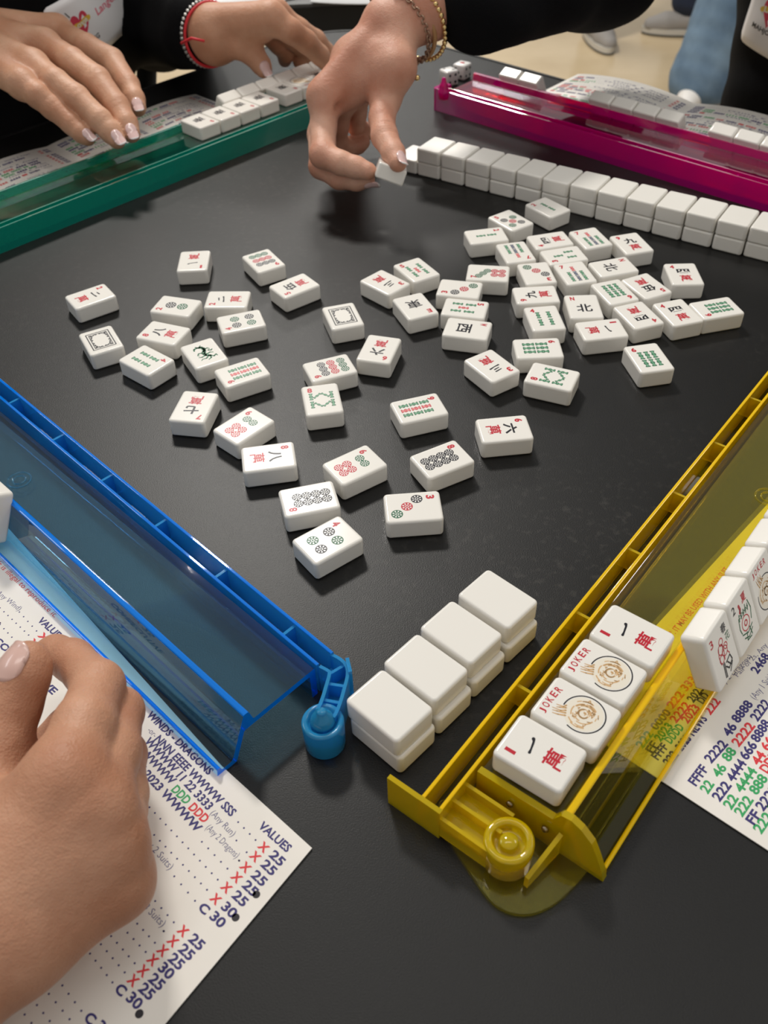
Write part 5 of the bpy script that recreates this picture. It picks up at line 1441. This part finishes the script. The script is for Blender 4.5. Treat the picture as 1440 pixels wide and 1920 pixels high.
badge(pc, torso_bvh(torsoC, 4), 244, 52, (.93, -.36), 100, 62, -47, 31, 'white name badge with red heart on the black top by the green rack', -64, 34, 'Langelin')
badge(pb, torso_bvh(torso, 1), 1390, 72, (.95, .27), 100, 62, 49, 30, 'white name badge with red heart on the black top by the magenta rack', 28, 38, '')
# ------------------------------------------------------------------ background: second table, papers, bystanders
M_GREYTOP = mat('grey_tabletop', (0.10, 0.10, 0.10), 0.35)
ft = empty('folding_table', (-0.60, 1.62, -TZ)); tag(ft, 'grey topped folding table with black edge behind the game table', 'table')
bm = bmesh.new(); add_box(bm, -620, 600, -330, 420, TZ * 1000 - 4, TZ * 1000)
obj('tabletop', bm_mesh(bm, 'tabletop'), M_GREYTOP, ft)
bm = bmesh.new(); add_box(bm, -622, 602, -332, 422, TZ * 1000 - 38, TZ * 1000 - 4.05)
obj('apron', bm_mesh(bm, 'apron'), M_TRIM, ft)
for (x0, x1, y) in ((300, 140, -250), (300, 330, 330), (-330, -180, -250), (-560, -560, 330)):
    bm = bmesh.new(); add_tube(bm, [(x0, y, TZ * 1000 - 38), (x1, y, 0)], 14, 12)
    obj('leg', bm_mesh(bm, 'leg'), M_TRIM, ft)
M_PAPER = mat('white_paper', (0.82, 0.82, 0.82), 0.6)
def sheet(c, w, h, rz, z, label):
    bm = bmesh.new(); N = 10
    for i in range(N + 1):
        for j in (0, 1):
            u = -w / 2 + w * i / N
            bm.verts.new((u, -h / 2 + h * j, 3.5 * (u / w * 2) ** 2))
    bm.verts.ensure_lookup_table()
    for i in range(N): bm.faces.new([bm.verts[k] for k in (2 * i, 2 * i + 2, 2 * i + 3, 2 * i + 1)])
    g = bmesh.ops.extrude_face_region(bm, geom=bm.faces[:])
    for v in g['geom']:
        if isinstance(v, bmesh.types.BMVert): v.co.z += 1.2
    bmesh.ops.recalc_face_normals(bm, faces=bm.faces)
    o = obj('paper_pad', bm_mesh(bm, 'paper_pad', True), M_PAPER); o.location = (c[0] / 1000, c[1] / 1000, z / 1000); o.rotation_euler = (0, 0, math.radians(rz))
    tag(o, label, 'papers'); return o
q = unproj(436, 22, 1)
sheet((q[0] - 20, q[1] + 115), 150, 215, 32, .3, 'white papers hanging near the edge of the grey folding table')
q = unproj(622, 8, 1)
sheet((q[0] + 55, q[1] + 100), 150, 210, -4, .3, 'white papers on the grey folding table behind the reaching wrist')

M_DENIM = mat('dark_denim', (0.012, 0.020, 0.045), 0.85); noise_bump(M_DENIM, 300, .4, .001)
M_LDEN = mat('light_denim', (0.10, 0.17, 0.26), 0.85); noise_color(M_LDEN, (0.075, 0.13, 0.205), (0.15, 0.23, 0.32), 9, 4); noise_bump(M_LDEN, 300, .4, .001)
M_SHOE = mat('grey_mesh_shoe', (0.30, 0.28, 0.26), 0.7); M_SOLE = mat('white_sole', (0.55, 0.52, 0.46), 0.6); M_DSOLE = mat('dark_tread', (0.035, 0.035, 0.03), 0.7); M_WSHOE = mat('white_shoe', (.75, .72, .68), .5)
FL = -TZ * 1000
def shoe(parent, x, y, ang, upper=M_SHOE, lift=0):
    ca, sa = math.cos(math.radians(ang)), math.sin(math.radians(ang))
    def W(u, v, z): return np.array([x + ca * u - sa * v, y + sa * u + ca * v, FL + z + lift])
    # upper: blended foot shape, toe at +u
    ch = [(W(-90, 0, 48), W(-30, 0, 52), 36, 38), (W(-30, 0, 48), W(60, 4, 36), 38, 34), (W(60, 4, 36), W(110, 6, 30), 36, 26), (W(-70, 0, 60), W(-60, 0, 105), 36, 38)]
    Fd = Field(np.min([c[0] for c in ch], 0) - 150, np.max([c[1] for c in ch], 0) + 150, 5.0)
    E = Fd.add(ch, 14, 10)
    ax = [Fd.lo[i] + 5.0 * np.arange(Fd.n[i]) for i in range(3)]
    Z = np.broadcast_to(ax[2][None, None, :], E.shape)
    E = np.maximum(E, (FL + lift + 20) - Z); E = np.maximum(E, Z - (FL + lift + 118))
    V, F = surface_nets(E.astype(np.float32), Fd.lo, 5.0)
    up = obj('shoe', mesh_from('shoe', V, F, 1), upper, parent)
    for nm, m_, z0, z1, gr in (('midsole', M_SOLE, 7, 24, 2), ('tread', M_DSOLE, 0, 7.5, 0)):
        bm = bmesh.new(); pts = []
        for k in range(28):
            a = 2 * math.pi * k / 28; u = 8 + 132 * math.cos(a); wv = (39 + 7 * math.cos(a - .3)) * math.sin(a) * (1 if abs(math.sin(a)) < .99 else 1)
            p = W(u, wv * (1 + gr / 100), 0); pts.append((p[0], p[1]))
        add_prism(bm, pts, FL + lift + z0, FL + lift + z1)
        obj(nm, bm_mesh(bm, nm), m_, up)
    bm = bmesh.new()
    for k in range(5):
        u = 20 - k * 14
        add_tube(bm, [W(u, -20, 80 + k * 5), W(u, 0, 88 + k * 5), W(u, 20, 80 + k * 5)], 3.5, 6)
    obj('laces', bm_mesh(bm, 'laces', True), mat('dark_laces', (.05, .05, .06), .8) if 'dark_laces' not in bpy.data.materials else bpy.data.materials['dark_laces'], up)
    return up
def leg_chain(ankle, hip, hem_r, thigh_r, knee_f=(0, -40)):
    k = (ankle + hip) / 2 + np.array([knee_f[0], knee_f[1], 0])
    return [(ankle, k, hem_r, hem_r + 8), (k, hip, hem_r + 8, thigh_r)]
# bystander in dark jeans and grey trainers
pd1 = person('person standing behind in dark jeans and grey running shoes')
f1 = unproj(1118, 84, FL); f2 = unproj(1262, 66, FL)
A1 = np.array([f1[0], f1[1] + 60, FL + 95]); A2 = np.array([f2[0] + 45, f2[1] + 20, FL + 95])
hipc = (A1 + A2) / 2; H1 = np.array([hipc[0] - 60, hipc[1] + 100, 180]); H2 = np.array([hipc[0] + 110, hipc[1] + 100, 180])
shoe(pd1, f1[0] + 4, f1[1] + 20, -82); shoe(pd1, f2[0] + 30, f2[1] + 10, 168)
V, F = coarse(leg_chain(A1, H1, 45, 70) + leg_chain(A2, H2, 45, 70) + [(H1, H2, 110, 110)], 9, 20)
obj('body', mesh_from('body', V, F, 1), M_SKINC, pd1)
V, F = coarse([(a + (0, 0, 22) if i % 2 == 0 else a, b, ra + 22, rb + 20) for i, (a, b, ra, rb) in enumerate(leg_chain(A1, H1, 45, 70) + leg_chain(A2, H2, 45, 70))] + [(H1, H2, 128, 128)], 8, 20, 3, seed=2)
obj('jeans', mesh_from('jeans', V, F, 1), M_DENIM, pd1)
# bystander in light wide-legged jeans
pd2 = person('person standing behind in light blue wide jeans and white shoes')
f3 = unproj(1312, 196, FL)
A3 = np.array([f3[0], f3[1] + 10, FL + 70]); A4 = A3 + (330, 190, 0)
H3 = np.array([A3[0] + 130, A3[1] + 130, 160]); H4 = H3 + (170, 20, 0)
shoe(pd2, f3[0] - 30, f3[1] - 5, -120, M_WSHOE); shoe(pd2, A4[0], A4[1], -100, M_WSHOE)
V, F = coarse(leg_chain(A3, H3, 40, 70) + leg_chain(A4, H4, 40, 70) + [(H3, H4, 105, 105)], 9, 20)
obj('body', mesh_from('body', V, F, 1), M_SKINC, pd2)
def flare(a, h): 
    k = a + (h - a) * .5 + np.array([0, -25, 0]); return [(a + (0, 0, 8), a + (0, 0, 12), 98, 98), (a, k, 102, 74), (k, h, 72, 95)]
V, F = coarse(flare(A3, H3) + flare(A4, H4) + [(H3, H4, 125, 125)], 8, 18, 1.6, seed=6)
keep = V[:, 2] > FL + 28
V[:, 2] = np.maximum(V[:, 2], FL + 30)
obj('jeans', mesh_from('jeans', V, F, 1), M_LDEN, pd2)

# ------------------------------------------------------------------ lift everything from table coordinates to the floor at z = 0
for o in list(SC.objects):
    if o.parent is None and o.type in ('MESH', 'EMPTY'): o.location.z += TZ
